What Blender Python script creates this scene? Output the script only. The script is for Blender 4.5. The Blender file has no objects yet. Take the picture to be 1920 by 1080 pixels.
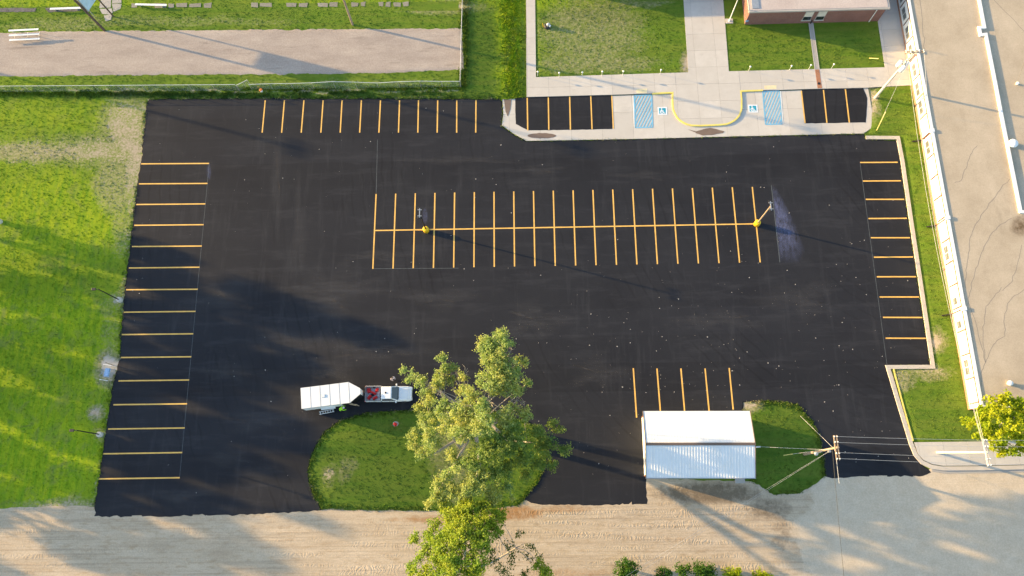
import bpy, bmesh, math, random
import numpy as np
from mathutils import Vector, Matrix, noise as mnoise
from mathutils.geometry import tessellate_polygon
random.seed(7); rng = np.random.default_rng(7)
scene = bpy.context.scene
COL = scene.collection
R = math.radians

# ------------------------------------------------------------------ camera
FPX, TILT, ROLL, YAW, CAMH = 1434.0, 0.2835, -0.0912, -0.0782, 98.31
def _axes():
    fw = Vector((0, math.sin(TILT), -math.cos(TILT))); up = Vector((0, math.cos(TILT), math.sin(TILT))); rt = Vector((1, 0, 0))
    c, s = math.cos(ROLL), math.sin(ROLL)
    r2 = rt * c + up * s; u2 = up * c - rt * s
    M = Matrix.Rotation(-YAW, 3, 'Z')
    return M @ r2, M @ u2, M @ fw
RT, UP, FW = _axes()
cd = bpy.data.cameras.new('camera'); cam = bpy.data.objects.new('camera', cd); COL.objects.link(cam)
m = Matrix.Identity(4)
for i in range(3):
    m[i][0], m[i][1], m[i][2] = RT[i], UP[i], -FW[i]
m[2][3] = CAMH
cam.matrix_world = m
cd.sensor_width = 36; cd.lens = FPX / 1920 * 36; cd.clip_start = 1; cd.clip_end = 3000
scene.camera = cam

# ------------------------------------------------------------------ sky, sun, exposure
SUN_EL, SUN_AZ = R(10.7), R(180 - 16.2)           # azimuth counted from +X, anticlockwise
SUND = Vector((math.cos(SUN_EL) * math.cos(SUN_AZ), math.cos(SUN_EL) * math.sin(SUN_AZ), math.sin(SUN_EL)))
world = bpy.data.worlds.new('World'); scene.world = world; world.use_nodes = True
wn = world.node_tree; bg = wn.nodes['Background']
sky = wn.nodes.new('ShaderNodeTexSky'); sky.sky_type = 'NISHITA'; sky.sun_disc = False
sky.sun_elevation = SUN_EL; sky.sun_rotation = math.atan2(SUND.x, SUND.y)
sky.altitude = 500; sky.air_density = 1.0; sky.dust_density = 1.6; sky.ozone_density = 1.0
wn.links.new(sky.outputs['Color'], bg.inputs['Color']); bg.inputs['Strength'].default_value = 0.15
sl = bpy.data.lights.new('sun', 'SUN'); sl.energy = 4.4; sl.angle = R(0.6); sl.color = (1.0, 0.69, 0.32)
sun = bpy.data.objects.new('sun', sl); COL.objects.link(sun); sun.location = SUND * 200
sun.rotation_euler = SUND.to_track_quat('Z', 'Y').to_euler()
vs = scene.view_settings; vs.view_transform = 'Standard'; vs.look = 'None'; vs.exposure = 1.70; vs.gamma = 1.0
vs.use_curve_mapping = False
scene.render.engine = 'CYCLES'
scene.cycles.max_bounces = 6; scene.cycles.transparent_max_bounces = 16; scene.cycles.use_denoising = True

# ------------------------------------------------------------------ places: photograph coordinates to ground metres
def G(x, y, z=0.0):
    d = FW * FPX + RT * (x - 960) - UP * (y - 540)
    k = (z - CAMH) / d.z
    return Vector((d.x * k, d.y * k, z))
def PX(P):                                           # world (n,3) array -> photograph coordinates
    P = np.asarray(P, float) - np.array([0, 0, CAMH])
    zc = P @ np.array(FW); return 960 + FPX * (P @ np.array(RT)) / zc, 540 - FPX * (P @ np.array(UP)) / zc
def smooth(t): t = np.clip(t, 0, 1); return t * t * (3 - 2 * t)

# ------------------------------------------------------------------ mesh helpers
class MB:
    def __init__(s): s.v, s.f = [], []
    def add(s, vs, fs):
        o = len(s.v); s.v += [tuple(p) for p in vs]; s.f += [tuple(i + o for i in f) for f in fs]; return s
    def box(s, x0, x1, y0, y1, z0, z1):
        return s.add([(x0,y0,z0),(x1,y0,z0),(x1,y1,z0),(x0,y1,z0),(x0,y0,z1),(x1,y0,z1),(x1,y1,z1),(x0,y1,z1)],
                     [(0,3,2,1),(4,5,6,7),(0,1,5,4),(1,2,6,5),(2,3,7,6),(3,0,4,7)])
    def hexa(s, b, t):                               # bottom and top quads
        return s.add(list(b) + list(t), [(0,3,2,1),(4,5,6,7),(0,1,5,4),(1,2,6,5),(2,3,7,6),(3,0,4,7)])
    def prism(s, pts, z0, z1, bottom=False):         # any simple polygon
        pts = [(p[0], p[1]) for p in pts]
        a = sum(pts[i][0]*pts[(i+1)%len(pts)][1]-pts[(i+1)%len(pts)][0]*pts[i][1] for i in range(len(pts)))
        if a < 0: pts = pts[::-1]
        n = len(pts)
        tri = tessellate_polygon([[Vector((p[0], p[1], 0)) for p in pts]])
        fs = []
        for t in tri:
            A, B, C = (pts[i] for i in t)
            if (B[0]-A[0])*(C[1]-A[1])-(C[0]-A[0])*(B[1]-A[1]) < 0: t = t[::-1]
            fs.append(tuple(i + n for i in t))
            if bottom: fs.append(tuple(t[::-1]))
        fs += [(i, (i+1) % n, (i+1) % n + n, i + n) for i in range(n)]
        return s.add([(p[0], p[1], z0) for p in pts] + [(p[0], p[1], z1) for p in pts], fs)
    def flat(s, pts, z):
        pts = [(p[0], p[1]) for p in pts]; tri = tessellate_polygon([[Vector((p[0], p[1], 0)) for p in pts]])
        fs = []
        for t in tri:
            A, B, C = (pts[i] for i in t)
            if (B[0]-A[0])*(C[1]-A[1])-(C[0]-A[0])*(B[1]-A[1]) < 0: t = t[::-1]
            fs.append(tuple(t))
        return s.add([(p[0], p[1], z) for p in pts], fs)
    def tube(s, path, rad, n=6, cap=True):
        path = [Vector(p) for p in path]
        if not isinstance(rad, (list, tuple)): rad = [rad] * len(path)
        vs, fs = [], []
        for i, p in enumerate(path):
            d = (path[min(i+1, len(path)-1)] - path[max(i-1, 0)]).normalized()
            a = d.cross(Vector((0, 0, 1)) if abs(d.z) < .9 else Vector((1, 0, 0))).normalized(); b = d.cross(a)
            for k in range(n):
                t = 2 * math.pi * k / n; vs.append(p + (a * math.cos(t) + b * math.sin(t)) * rad[i])
        for i in range(len(path) - 1):
            for k in range(n):
                k2 = (k + 1) % n; fs.append((i*n+k, i*n+k2, (i+1)*n+k2, (i+1)*n+k))
        if cap: fs += [tuple(range(n)), tuple(range((len(path)-1)*n, len(path)*n))[::-1]]
        return s.add(vs, fs)
    def lathe(s, prof, n=12, c=(0, 0, 0)):           # (radius, z) profile
        vs, fs = [], []
        for r, z in prof:
            for k in range(n):
                t = 2*math.pi*k/n; vs.append((c[0]+r*math.cos(t), c[1]+r*math.sin(t), c[2]+z))
        for i in range(len(prof)-1):
            for k in range(n):
                k2 = (k+1) % n; fs.append((i*n+k, i*n+k2, (i+1)*n+k2, (i+1)*n+k))
        fs += [tuple(range(n))[::-1], tuple(range((len(prof)-1)*n, len(prof)*n))]
        return s.add(vs, fs)
    def build(s, name, mat, parent=None, smooth=False, bevel=0):
        me = bpy.data.meshes.new(name); me.from_pydata(s.v, [], s.f); me.materials.append(mat)
        if smooth: me.shade_smooth()
        o = bpy.data.objects.new(name, me); COL.objects.link(o)
        if parent: o.parent = parent
        if bevel:
            b = o.modifiers.new('bevel', 'BEVEL'); b.width = bevel; b.segments = 2; b.limit_method = 'ANGLE'
        return o
def tag(o, label, cat, group=None, kind=None):
    o['label'] = label; o['category'] = cat
    if group: o['group'] = group
    if kind: o['kind'] = kind
    return o
def empty(name, loc, rz=0, label=None, cat=None, group=None):
    o = bpy.data.objects.new(name, None); COL.objects.link(o); o.location = loc; o.rotation_euler = (0, 0, rz); o.empty_display_size = .3
    if label: tag(o, label, cat, group)
    return o
def struct(o): o['kind'] = 'structure'; return o
def copy_tree(o, parent=None):
    c = o.copy(); COL.objects.link(c); c.parent = parent
    for ch in list(o.children): copy_tree(ch, c)
    return c
def arr_mesh(name, V, F, mat, attrs=None, smooth=False, link=True):   # numpy vertices and equal-sized faces
    V = np.asarray(V, np.float32); F = np.asarray(F, np.int32)
    me = bpy.data.meshes.new(name); me.vertices.add(len(V)); me.vertices.foreach_set('co', V.ravel())
    n = F.shape[1]; me.loops.add(F.size); me.loops.foreach_set('vertex_index', F.ravel())
    me.polygons.add(len(F)); me.polygons.foreach_set('loop_start', np.arange(0, F.size, n, dtype=np.int32))
    me.update(calc_edges=True)
    for k, a in (attrs or {}).items():
        at = me.attributes.new(k, 'FLOAT', 'POINT'); at.data.foreach_set('value', np.asarray(a, np.float32))
    me.materials.append(mat)
    if smooth: me.shade_smooth()
    o = bpy.data.objects.new(name, me); COL.objects.link(o); return o

# ------------------------------------------------------------------ materials
class NT:
    def __init__(s, name):
        s.m = bpy.data.materials.new(name); s.m.use_nodes = True; s.t = s.m.node_tree; s.b = s.t.nodes['Principled BSDF']
        s.co = s.t.nodes.new('ShaderNodeTexCoord').outputs['Object']
    def n(s, ty, **kw):
        nd = s.t.nodes.new(ty)
        for k, v in kw.items():
            if hasattr(nd, k): setattr(nd, k, v)
            else: s.put(nd.inputs[k.replace('_', ' ')], v)
        return nd
    def put(s, sock, v):
        if isinstance(v, bpy.types.NodeSocket): s.t.links.new(v, sock)
        else:
            if sock.type == 'RGBA' and len(v) == 3: v = (*v, 1)
            sock.default_value = v
    def noise(s, scale, detail=4, rough=.55, vec=None, stretch=None, rot=0, dist=0):
        v = vec or s.co
        if stretch or rot:
            mp = s.n('ShaderNodeMapping'); s.put(mp.inputs[0], v); mp.inputs['Rotation'].default_value = (0, 0, rot)
            mp.inputs['Scale'].default_value = stretch or (1, 1, 1); v = mp.outputs[0]
        nd = s.n('ShaderNodeTexNoise'); s.put(nd.inputs['Vector'], v)
        nd.inputs['Scale'].default_value = scale; nd.inputs['Detail'].default_value = detail; nd.inputs['Roughness'].default_value = rough
        nd.inputs['Distortion'].default_value = dist
        return nd.outputs['Fac']
    def ramp(s, fac, lo, hi):                        # linear 0..1 between lo and hi
        nd = s.n('ShaderNodeMapRange'); s.put(nd.inputs[0], fac); nd.inputs[1].default_value = lo; nd.inputs[2].default_value = hi; return nd.outputs[0]
    def mix(s, fac, a, b, mode='MIX'):
        nd = s.n('ShaderNodeMix', data_type='RGBA', blend_type=mode); s.put(nd.inputs[0], fac); s.put(nd.inputs[6], a); s.put(nd.inputs[7], b); return nd.outputs[2]
    def math(s, op, a, b=0.0):
        nd = s.n('ShaderNodeMath', operation=op); s.put(nd.inputs[0], a); s.put(nd.inputs[1], b); return nd.outputs[0]
    def attr(s, name): return s.n('ShaderNodeAttribute', attribute_name=name).outputs['Fac']
    def rand(s): return s.n('ShaderNodeObjectInfo').outputs['Random']
    def island(s): return s.n('ShaderNodeNewGeometry').outputs['Random Per Island']
    def col(s, c): s.put(s.b.inputs['Base Color'], c)
    def bump(s, h, strength=.3, dist=.05):
        nd = s.n('ShaderNodeBump'); nd.inputs['Strength'].default_value = strength; nd.inputs['Distance'].default_value = dist
        s.put(nd.inputs['Height'], h); s.put(s.b.inputs['Normal'], nd.outputs[0])
    def fin(s, rough=.9, metal=0, spec=.3):
        s.put(s.b.inputs['Roughness'], rough); s.b.inputs['Metallic'].default_value = metal
        s.b.inputs['Specular IOR Level'].default_value = spec; return s.m
def simple(name, c, rough=.7, var=.12, scale=1.5, metal=0, spec=.4, bump=0):
    t = NT(name); f = t.noise(scale, 5, .6); d = tuple(x * (1 - var) for x in c); e = tuple(min(1, x * (1 + var)) for x in c)
    t.col(t.mix(t.ramp(f, .3, .7), d, e))
    if bump: t.bump(t.noise(scale * 8, 3), bump, .02)
    return t.fin(rough, metal, spec)

def mat_ground():
    t = NT('grass')
    n1 = t.noise(.35, 5, .6); n2 = t.noise(3.0, 4, .65); n3 = t.noise(14, 3, .7)
    base = t.mix(t.ramp(n1, .35, .65), (.082, .158, .016), (.128, .212, .020))
    mow = t.noise(1.3, 3, .6, stretch=(.12, 1, 1), rot=.05)
    base = t.mix(t.ramp(mow, .35, .7), base, (.150, .205, .028))
    lush = t.mix(t.ramp(t.noise(.9, 5, .65, stretch=(1.6, .35, 1)), .36, .62), (.120, .265, .010), (.300, .390, .012))
    fine = t.ramp(t.noise(1.4, 5, .7, stretch=(2.6, .10, 1), rot=-.06), .35, .68)
    lush = t.mix(t.math('MULTIPLY', fine, .55), lush, (.34, .39, .018))
    lush = t.mix(t.math('MULTIPLY', t.ramp(t.noise(.42, 6, .72, dist=.8), .50, .68), .65), lush, (.185, .215, .060))
    lush = t.mix(t.math('MULTIPLY', t.ramp(t.noise(2.6, 5, .75), .52, .72), .5), lush, (.075, .150, .010))
    base = t.mix(t.attr('lush'), base, lush)
    dry = t.mix(t.ramp(n2, .3, .7), (.20, .205, .075), (.38, .35, .19))
    base = t.mix(t.ramp(t.math('ADD', t.attr('dry'), t.math('MULTIPLY', t.math('SUBTRACT', n2, .5), .9)), .25, .75), base, dry)
    base = t.mix(t.attr('dark'), base, (.022, .060, .012))  # darker turf colour, including the shade painted onto the islands
    dirt = t.mix(t.ramp(n2, .3, .7), (.33, .27, .19), (.46, .39, .29))
    dirt = t.mix(t.attr('grey'), dirt, (.36, .36, .34))
    fd = t.ramp(t.math('ADD', t.attr('dirt'), t.math('MULTIPLY', t.math('SUBTRACT', t.math('MULTIPLY', t.math('ADD', t.noise(.55, 6, .78), t.noise(3.0, 6, .8)), .5), .5), 3.4)), .40, .85)
    base = t.mix(fd, base, dirt)
    base = t.mix(t.ramp(n3, .25, .75), t.mix(1.0, base, (.76, .76, .76), 'MULTIPLY'), t.mix(1.0, base, (1.22, 1.20, 1.2), 'MULTIPLY'))
    t.col(base); t.bump(t.math('ADD', t.noise(5, 5, .75), n3), .35, .08)
    return t.fin(.95, 0, .1)
def mat_road():
    t = NT('packed_dirt')
    n1 = t.noise(.5, 5, .6, stretch=(.25, 1, 1)); n2 = t.noise(6, 4, .7); n3 = t.noise(2.2, 5, .65, stretch=(.3, 1, 1), rot=.03)
    c = t.mix(t.ramp(n1, .3, .7), (.455, .36, .25), (.555, .455, .33))
    c = t.mix(t.ramp(n3, .5, .75), c, (.40, .30, .19))
    ruts = t.noise(1.6, 4, .65, stretch=(.03, 2.2, 1), rot=.01)
    c = t.mix(t.math('MULTIPLY', t.ramp(ruts, .50, .68), .6), c, (.32, .245, .165))
    c = t.mix(t.math('MULTIPLY', t.ramp(t.noise(.25, 6, .7, stretch=(.5, 1.2, 1)), .52, .70), .45), c, (.33, .255, .175))
    c = t.mix(t.ramp(t.math('ADD', t.attr('orange'), t.math('MULTIPLY', t.math('SUBTRACT', t.noise(1.2, 5, .7), .5), .8)), .35, .75), c, (.34, .19, .085))
    pv = t.mix(t.ramp(t.noise(.8, 5, .6), .3, .7), (.52, .425, .305), (.59, .495, .37))
    c = t.mix(t.ramp(t.math('ADD', t.attr('paved'), t.math('MULTIPLY', t.math('SUBTRACT', t.noise(.7, 6, .75), .5), 1.1)), .38, .62), c, pv)
    c = t.mix(t.ramp(t.math('ADD', t.attr('mud'), t.math('MULTIPLY', t.math('SUBTRACT', t.noise(1.1, 6, .75), .5), 1.4)), .38, .95), c, (.20, .155, .105))
    c = t.mix(t.ramp(n2, .3, .7), t.mix(1.0, c, (.86, .86, .86), 'MULTIPLY'), t.mix(1.0, c, (1.12, 1.12, 1.12), 'MULTIPLY'))
    t.col(c)
    tread = t.n('ShaderNodeTexWave', bands_direction='X'); t.put(tread.inputs['Vector'], t.co); tread.inputs['Scale'].default_value = .70
    tread.inputs['Distortion'].default_value = 14; tread.inputs['Detail'].default_value = 4; tread.inputs['Detail Scale'].default_value = 1.5
    rows = t.math('MULTIPLY', t.ramp(t.noise(1.3, 3, .6, stretch=(.05, 1, 1)), .48, .66), t.ramp(t.noise(.22, 4, .6), .30, .50))
    h = t.math('ADD', t.math('MULTIPLY', t.math('MULTIPLY', tread.outputs['Fac'], rows), t.math('SUBTRACT', 1.0, t.attr('paved'))), t.math('MULTIPLY', t.noise(9, 5, .7), .7))
    h = t.math('ADD', h, t.math('MULTIPLY', ruts, 1.2))
    t.bump(h, .40, .07)
    return t.fin(.95, 0, .15)
def mat_track():
    t = NT('field_gravel'); n2 = t.noise(5, 5, .7); n1 = t.noise(.6, 5, .6, stretch=(.3, 1, 1))
    c = t.mix(t.ramp(n1, .3, .7), (.33, .275, .235), (.43, .365, .31))
    c = t.mix(t.ramp(t.noise(1.0, 5, .7, stretch=(.15, 1, 1)), .58, .75), c, (.24, .20, .17))
    c = t.mix(t.ramp(n2, .3, .7), t.mix(1.0, c, (.82, .82, .82), 'MULTIPLY'), t.mix(1.0, c, (1.15, 1.15, 1.15), 'MULTIPLY'))
    t.col(c); t.bump(t.noise(7, 5, .75), .35, .06); return t.fin(.95, 0, .15)
def mat_asphalt(name='asphalt', k=1.0):
    t = NT(name)
    c = t.mix(t.ramp(t.noise(.09, 4, .6), .35, .65), (.0265*k, .0285*k, .0355*k), (.032*k, .0338*k, .0405*k))
    sx = t.ramp(t.noise(.55, 5, .7, stretch=(.22, 1.3, 1), rot=.02), .52, .80)
    c = t.mix(t.math('MULTIPLY', sx, .75), c, (.058*k, .060*k, .068*k))
    sy = t.ramp(t.noise(.6, 5, .7, stretch=(1.5, .16, 1), rot=-.02), .54, .80)
    c = t.mix(t.math('MULTIPLY', sy, .75), c, (.056*k, .058*k, .065*k))
    bl = t.ramp(t.noise(.5, 6, .75, dist=1.2), .60, .78)
    c = t.mix(t.math('MULTIPLY', bl, .35), c, (.075*k, .073*k, .073*k))
    c = t.mix(t.ramp(t.noise(.12, 3, .5), .5, .75), c, t.mix(1.0, c, (.78, .78, .80), 'MULTIPLY'))
    n = t.noise(20, 3, .8); c = t.mix(t.ramp(n, .3, .7), t.mix(1.0, c, (.75, .75, .75), 'MULTIPLY'), t.mix(1.0, c, (1.25, 1.25, 1.25), 'MULTIPLY'))
    sp = t.n('ShaderNodeSeparateXYZ'); t.put(sp.inputs[0], t.co)
    lane = t.n('ShaderNodeTexWhiteNoise', noise_dimensions='1D'); t.put(lane.inputs['W'], t.math('FLOOR', t.math('DIVIDE', t.math('ADD', sp.outputs[1], t.math('MULTIPLY', t.noise(.3, 2), .25)), 3.66)))
    c = t.mix(lane.outputs['Value'], t.mix(1.0, c, (.90,)*3, 'MULTIPLY'), t.mix(1.0, c, (1.10,)*3, 'MULTIPLY'))
    arcs = t.n('ShaderNodeTexWave', wave_type='RINGS', rings_direction='Z'); mp = t.n('ShaderNodeMapping'); t.put(mp.inputs[0], t.co); mp.inputs['Location'].default_value = (-63, -52, 0); t.put(arcs.inputs['Vector'], mp.outputs[0]); arcs.inputs['Scale'].default_value = .22; arcs.inputs['Distortion'].default_value = 3; arcs.inputs['Detail'].default_value = 2
    c = t.mix(t.math('MULTIPLY', t.math('MULTIPLY', t.ramp(arcs.outputs['Fac'], .86, .98), t.ramp(t.noise(.08, 3), .48, .62)), .5), c, t.mix(1.0, c, (.68,)*3, 'MULTIPLY'))
    t.col(c); t.bump(n, .25, .02); return t.fin(.85, 0, .15)
def mat_concrete(name, a, b):
    t = NT(name); r = t.rand()
    c = t.mix(t.ramp(t.noise(.5, 6, .65), .3, .7), a, b)
    c = t.mix(t.math('MULTIPLY', t.ramp(t.noise(1.3, 6, .75), .55, .8), .5), c, tuple(x * .72 for x in a))
    c = t.mix(t.math('MULTIPLY', r, .6), c, tuple(x * .90 for x in a))
    c = t.mix(t.ramp(t.noise(12, 4, .7), .25, .75), t.mix(1.0, c, (.93,)*3, 'MULTIPLY'), c)
    t.col(c); t.bump(t.noise(15, 4, .7), .15, .02); return t.fin(.9, 0, .2)
def mat_paint(name, c, under, wear=.62):
    t = NT(name); n = t.noise(4, 6, .8); w = t.ramp(n, wear, wear + .12)
    b = t.mix(t.ramp(t.noise(1.5, 4), .3, .7), c, tuple(x * .82 for x in c))
    t.col(t.mix(w, b, under)); return t.fin(.65, 0, .35)
def mat_decal(name, c, amount, scale=1.2, stretch=None, soft='edge'):   # thin film that thins out towards its edge
    t = NT(name); n = t.noise(scale, 6, .7, stretch=stretch)
    a = t.math('MULTIPLY', t.attr('cover'), t.ramp(n, .30, .72)); a = t.math('MULTIPLY', a, amount)
    t.col(c); t.put(t.b.inputs['Alpha'], a); return t.fin(.9, 0, .1)
def mat_leaf(name, a, b, c, trans=.50):
    t = NT(name); r = t.island()
    col = t.mix(t.ramp(r, 0, .6), a, b); col = t.mix(t.ramp(r, .6, 1), col, c)
    col = t.mix(t.ramp(t.noise(.45, 3), .38, .62), t.mix(1.0, col, (.80, .92, .9), 'MULTIPLY'), t.mix(1.0, col, (1.18, 1.06, .9), 'MULTIPLY'))
    t.col(col); t.fin(.6, 0, .25)
    tr = t.n('ShaderNodeBsdfTranslucent'); t.put(tr.inputs[0], t.mix(1.0, col, (1.25, 1.25, .75), 'MULTIPLY'))
    mx = t.n('ShaderNodeMixShader'); mx.inputs[0].default_value = trans
    t.t.links.new(t.b.outputs[0], mx.inputs[1]); t.t.links.new(tr.outputs[0], mx.inputs[2])
    t.t.links.new(mx.outputs[0], t.t.nodes['Material Output'].inputs['Surface']); return t.m
def mat_glass(name='window_glass', c=(.02, .03, .035)):
    t = NT(name); t.col(c); return t.fin(.08, 0, .6)
def mat_bark(name, a, b):
    t = NT(name); t.col(t.mix(t.ramp(t.noise(6, 5, .7, stretch=(1, 1, .25)), .3, .7), a, b)); t.bump(t.noise(9, 4, .7, stretch=(1, 1, .2)), .5, .04); return t.fin(.95, 0, .1)
def mat_brick(name, c1, c2, mortar):
    t = NT(name); g = t.n('ShaderNodeTexCoord').outputs['Object']; sp = t.n('ShaderNodeSeparateXYZ'); t.put(sp.inputs[0], g)
    cb = t.n('ShaderNodeCombineXYZ'); t.put(cb.inputs[0], t.math('ADD', sp.outputs[0], sp.outputs[1])); t.put(cb.inputs[1], sp.outputs[2])
    bk = t.n('ShaderNodeTexBrick'); t.put(bk.inputs['Vector'], cb.outputs[0]); bk.inputs['Color1'].default_value = (*c1, 1); bk.inputs['Color2'].default_value = (*c2, 1)
    bk.inputs['Mortar'].default_value = (*mortar, 1); bk.inputs['Scale'].default_value = 1; bk.inputs['Brick Width'].default_value = .21; bk.inputs['Row Height'].default_value = .075; bk.inputs['Mortar Size'].default_value = .008
    t.col(t.mix(t.ramp(t.noise(.6, 5), .3, .7), bk.outputs[0], t.mix(1.0, bk.outputs[0], (.82,)*3, 'MULTIPLY'))); return t.fin(.9, 0, .2)
def mat_mesh(name='chain_link'):
    t = NT(name); t.col((.62, .64, .64)); t.b.inputs['Metallic'].default_value = .3
    sp = t.n('ShaderNodeSeparateXYZ'); t.put(sp.inputs[0], t.co)
    h = t.math('ADD', sp.outputs[0], sp.outputs[1])
    def wires(s_):
        u = t.math('FRACT', t.math('DIVIDE', t.math('ADD', t.math('MULTIPLY', h, s_), sp.outputs[2]), .075)); return t.math('LESS_THAN', u, .075)
    t.put(t.b.inputs['Alpha'], t.math('MAXIMUM', wires(1), wires(-1))); return t.fin(.5, .3, .4)

M = dict(
    grass=mat_ground(), road=mat_road(), track=mat_track(), asphalt=mat_asphalt('asphalt', .73), pad=mat_asphalt('fresh_asphalt', .66),
    conc=mat_concrete('concrete', (.54, .50, .44), (.62, .58, .52)), conc2=mat_concrete('old_concrete', (.40, .37, .33), (.48, .45, .41)),
    joint=simple('joint_sand', (.24, .22, .19), .95), curb=mat_concrete('curb_concrete', (.52, .46, .38), (.60, .54, .46)),
    line=mat_paint('yellow_line_paint', (.85, .50, .12), (.05, .045, .04), .62), ycurb=mat_paint('yellow_curb_paint', (.80, .66, .16), (.5, .46, .38), .70),
    pale=mat_paint('pale_yellow_pad', (.78, .68, .42), (.5, .46, .38), .70), wline=mat_paint('white_line_paint', (.78, .78, .74), (.5, .46, .4), .66),
    blue=mat_paint('blue_marking_paint', (.20, .50, .70), (.48, .46, .42), .60), symw=mat_paint('white_marking_paint', (.80, .82, .82), (.5, .48, .44), .72), symb=mat_paint('turquoise_marking_paint', (.02, .32, .46), (.5, .55, .55), .72),
    seam=simple('roof_sealant', (.20, .175, .15), .9), stain=mat_concrete('brown_patch', (.17, .125, .10), (.22, .165, .13)),
    white=simple('white_metal', (.78, .78, .76), .45, .04, .6), wpaint=simple('white_wall_paint', (.76, .75, .71), .7, .05, .8), trim=simple('brown_trim', (.14, .055, .035), .6, .2),
    brick=mat_brick('red_brick', (.25, .095, .070), (.20, .075, .060), (.30, .25, .22)), obrick=mat_brick('orange_brick', (.42, .20, .11), (.36, .16, .085), (.36, .30, .25)),
    roofgravel=None, glass=mat_glass(), wglass=simple('hazy_window_glass', (.13, .135, .13), .3, .3, .7, 0, .5), blind=simple('window_blind', (.60, .55, .47), .8), dark=simple('black_metal', (.018, .018, .02), .5), grey=simple('galvanised_steel', (.45, .46, .46), .45, .1, 3, .6),
    wood=mat_bark('weathered_wood', (.27, .20, .14), (.40, .31, .22)), darkwood=mat_bark('dark_creosote_wood', (.09, .065, .05), (.15, .11, .085)), palepole=mat_bark('pale_pole_wood', (.50, .46, .40), (.60, .56, .50)), bark=mat_bark('tree_bark', (.26, .23, .20), (.46, .42, .37)),
    ybase=simple('yellow_pole_base_paint', (.80, .50, .015), .5, .08), rubber=simple('tyre_rubber', (.02, .02, .02), .85), red=simple('red_plastic', (.60, .02, .02), .5), carpaint=simple('white_car_paint', (.80, .81, .82), .25, .02, .5, 0, .5), chrome=simple('chrome', (.6, .6, .6), .25, .05, 2, .9),
    insul=simple('white_ceramic', (.75, .75, .75), .35), wire=simple('wire_aluminium', (.42, .42, .42), .5), wiredark=simple('wire_black', (.03, .03, .03), .6), fluff=simple('seed_fluff', (.62, .58, .52), .9), mesh=mat_mesh(),
    skin=simple('skin', (.45, .27, .19), .6), hivis=simple('hi_vis_yellow_green', (.36, .80, .03), .7), shirt=simple('pale_pink_shirt', (.68, .58, .58), .8), jeans=simple('dark_jeans', (.035, .045, .075), .85), hair=simple('dark_hair', (.03, .022, .018), .7), hat=simple('white_cap', (.7, .7, .7), .7),
    bluebox=simple('blue_painted_steel', (.28, .42, .62), .5, .25, 4), board=simple('pale_blue_board', (.46, .60, .70), .5), tan=simple('tan_door_panel', (.38, .29, .20), .6), stone=mat_concrete('flagstone', (.24, .225, .18), (.32, .30, .25)), orange=simple('orange_plastic', (.75, .20, .04), .5),
    leafA=mat_leaf('cottonwood_leaves', (.31, .38, .125), (.44, .50, .21), (.21, .295, .085)), leafB=mat_leaf('yellow_green_leaves', (.255, .345, .035), (.345, .43, .06), (.165, .25, .035)), leafD=mat_leaf('dark_green_leaves', (.05, .095, .022), (.075, .13, .03), (.035, .07, .018)), leafR=mat_leaf('bright_green_leaves', (.32, .40, .014), (.42, .46, .018), (.21, .30, .014)), leafS=mat_leaf('shrub_leaves', (.045, .12, .02), (.07, .16, .025), (.10, .18, .02)),
)
def mat_roofgravel(name, a, b, sc=1):
    t = NT(name); c = t.mix(t.ramp(t.noise(.25, 6, .65), .3, .7), a, b)
    c = t.mix(t.math('MULTIPLY', t.ramp(t.noise(.5, 6, .7, stretch=(1, .3, 1)), .58, .8), .6), c, tuple(x * .75 for x in a))
    n = t.noise(9 * sc, 5, .75); c = t.mix(t.ramp(n, .3, .7), t.mix(1.0, c, (.84,)*3, 'MULTIPLY'), t.mix(1.0, c, (1.12,)*3, 'MULTIPLY'))
    t.col(c); t.bump(n, .3, .03); return t.fin(.95, 0, .15)
def mat_roofing():
    t = NT('white_roofing'); st = t.noise(2.2, 5, .7, stretch=(3, .12, .12)); n = t.noise(.7, 5, .65)
    c = t.mix(t.ramp(st, .45, .8), (.78, .78, .755), (.66, .65, .61)); c = t.mix(t.math('MULTIPLY', t.ramp(n, .5, .8), .5), c, (.70, .68, .62)); t.col(c); return t.fin(.4, 0, .4)
M['roofing'] = mat_roofing(); M['guy'] = simple('faded_yellow_sleeve', (.72, .60, .22), .6)
M['leafS2'] = mat_leaf('green_cottonwood_leaves', (.165, .245, .065), (.25, .33, .095), (.11, .175, .045))
M['roofgravel'] = mat_roofgravel('tan_roof_gravel', (.41, .335, .24), (.53, .44, .325)); M['pinkgravel'] = mat_roofgravel('pink_roof_gravel', (.46, .38, .34), (.56, .48, .43), .7)
# ================================================================== GROUND
def inpoly(x, y, poly):
    x = np.asarray(x); r = np.zeros(x.shape, bool); n = len(poly)
    for i in range(n):
        (x1, y1), (x2, y2) = poly[i], poly[(i+1) % n]
        c = ((y1 > y) != (y2 > y)); t = (x2-x1)*(y-y1)/((y2-y1) if y2 != y1 else 1e-9)+x1
        r ^= c & (x < t)
    return r
def segdist(x, y, poly, closed=True):
    d = np.full(np.asarray(x).shape, 1e9); n = len(poly)
    for i in range(n if closed else n-1):
        (x1, y1), (x2, y2) = poly[i], poly[(i+1) % n]; dx, dy = x2-x1, y2-y1
        t = np.clip(((x-x1)*dx+(y-y1)*dy)/(dx*dx+dy*dy+1e-9), 0, 1); d = np.minimum(d, np.hypot(x-x1-t*dx, y-y1-t*dy))
    return d
def ell(x, y, L):
    r = np.zeros(np.asarray(x).shape)
    for cx, cy, rx, ry, w in L:
        q = np.hypot((x-cx)/rx, (y-cy)/ry); r = np.maximum(r, w*smooth(1.5-q))
    return r
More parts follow.
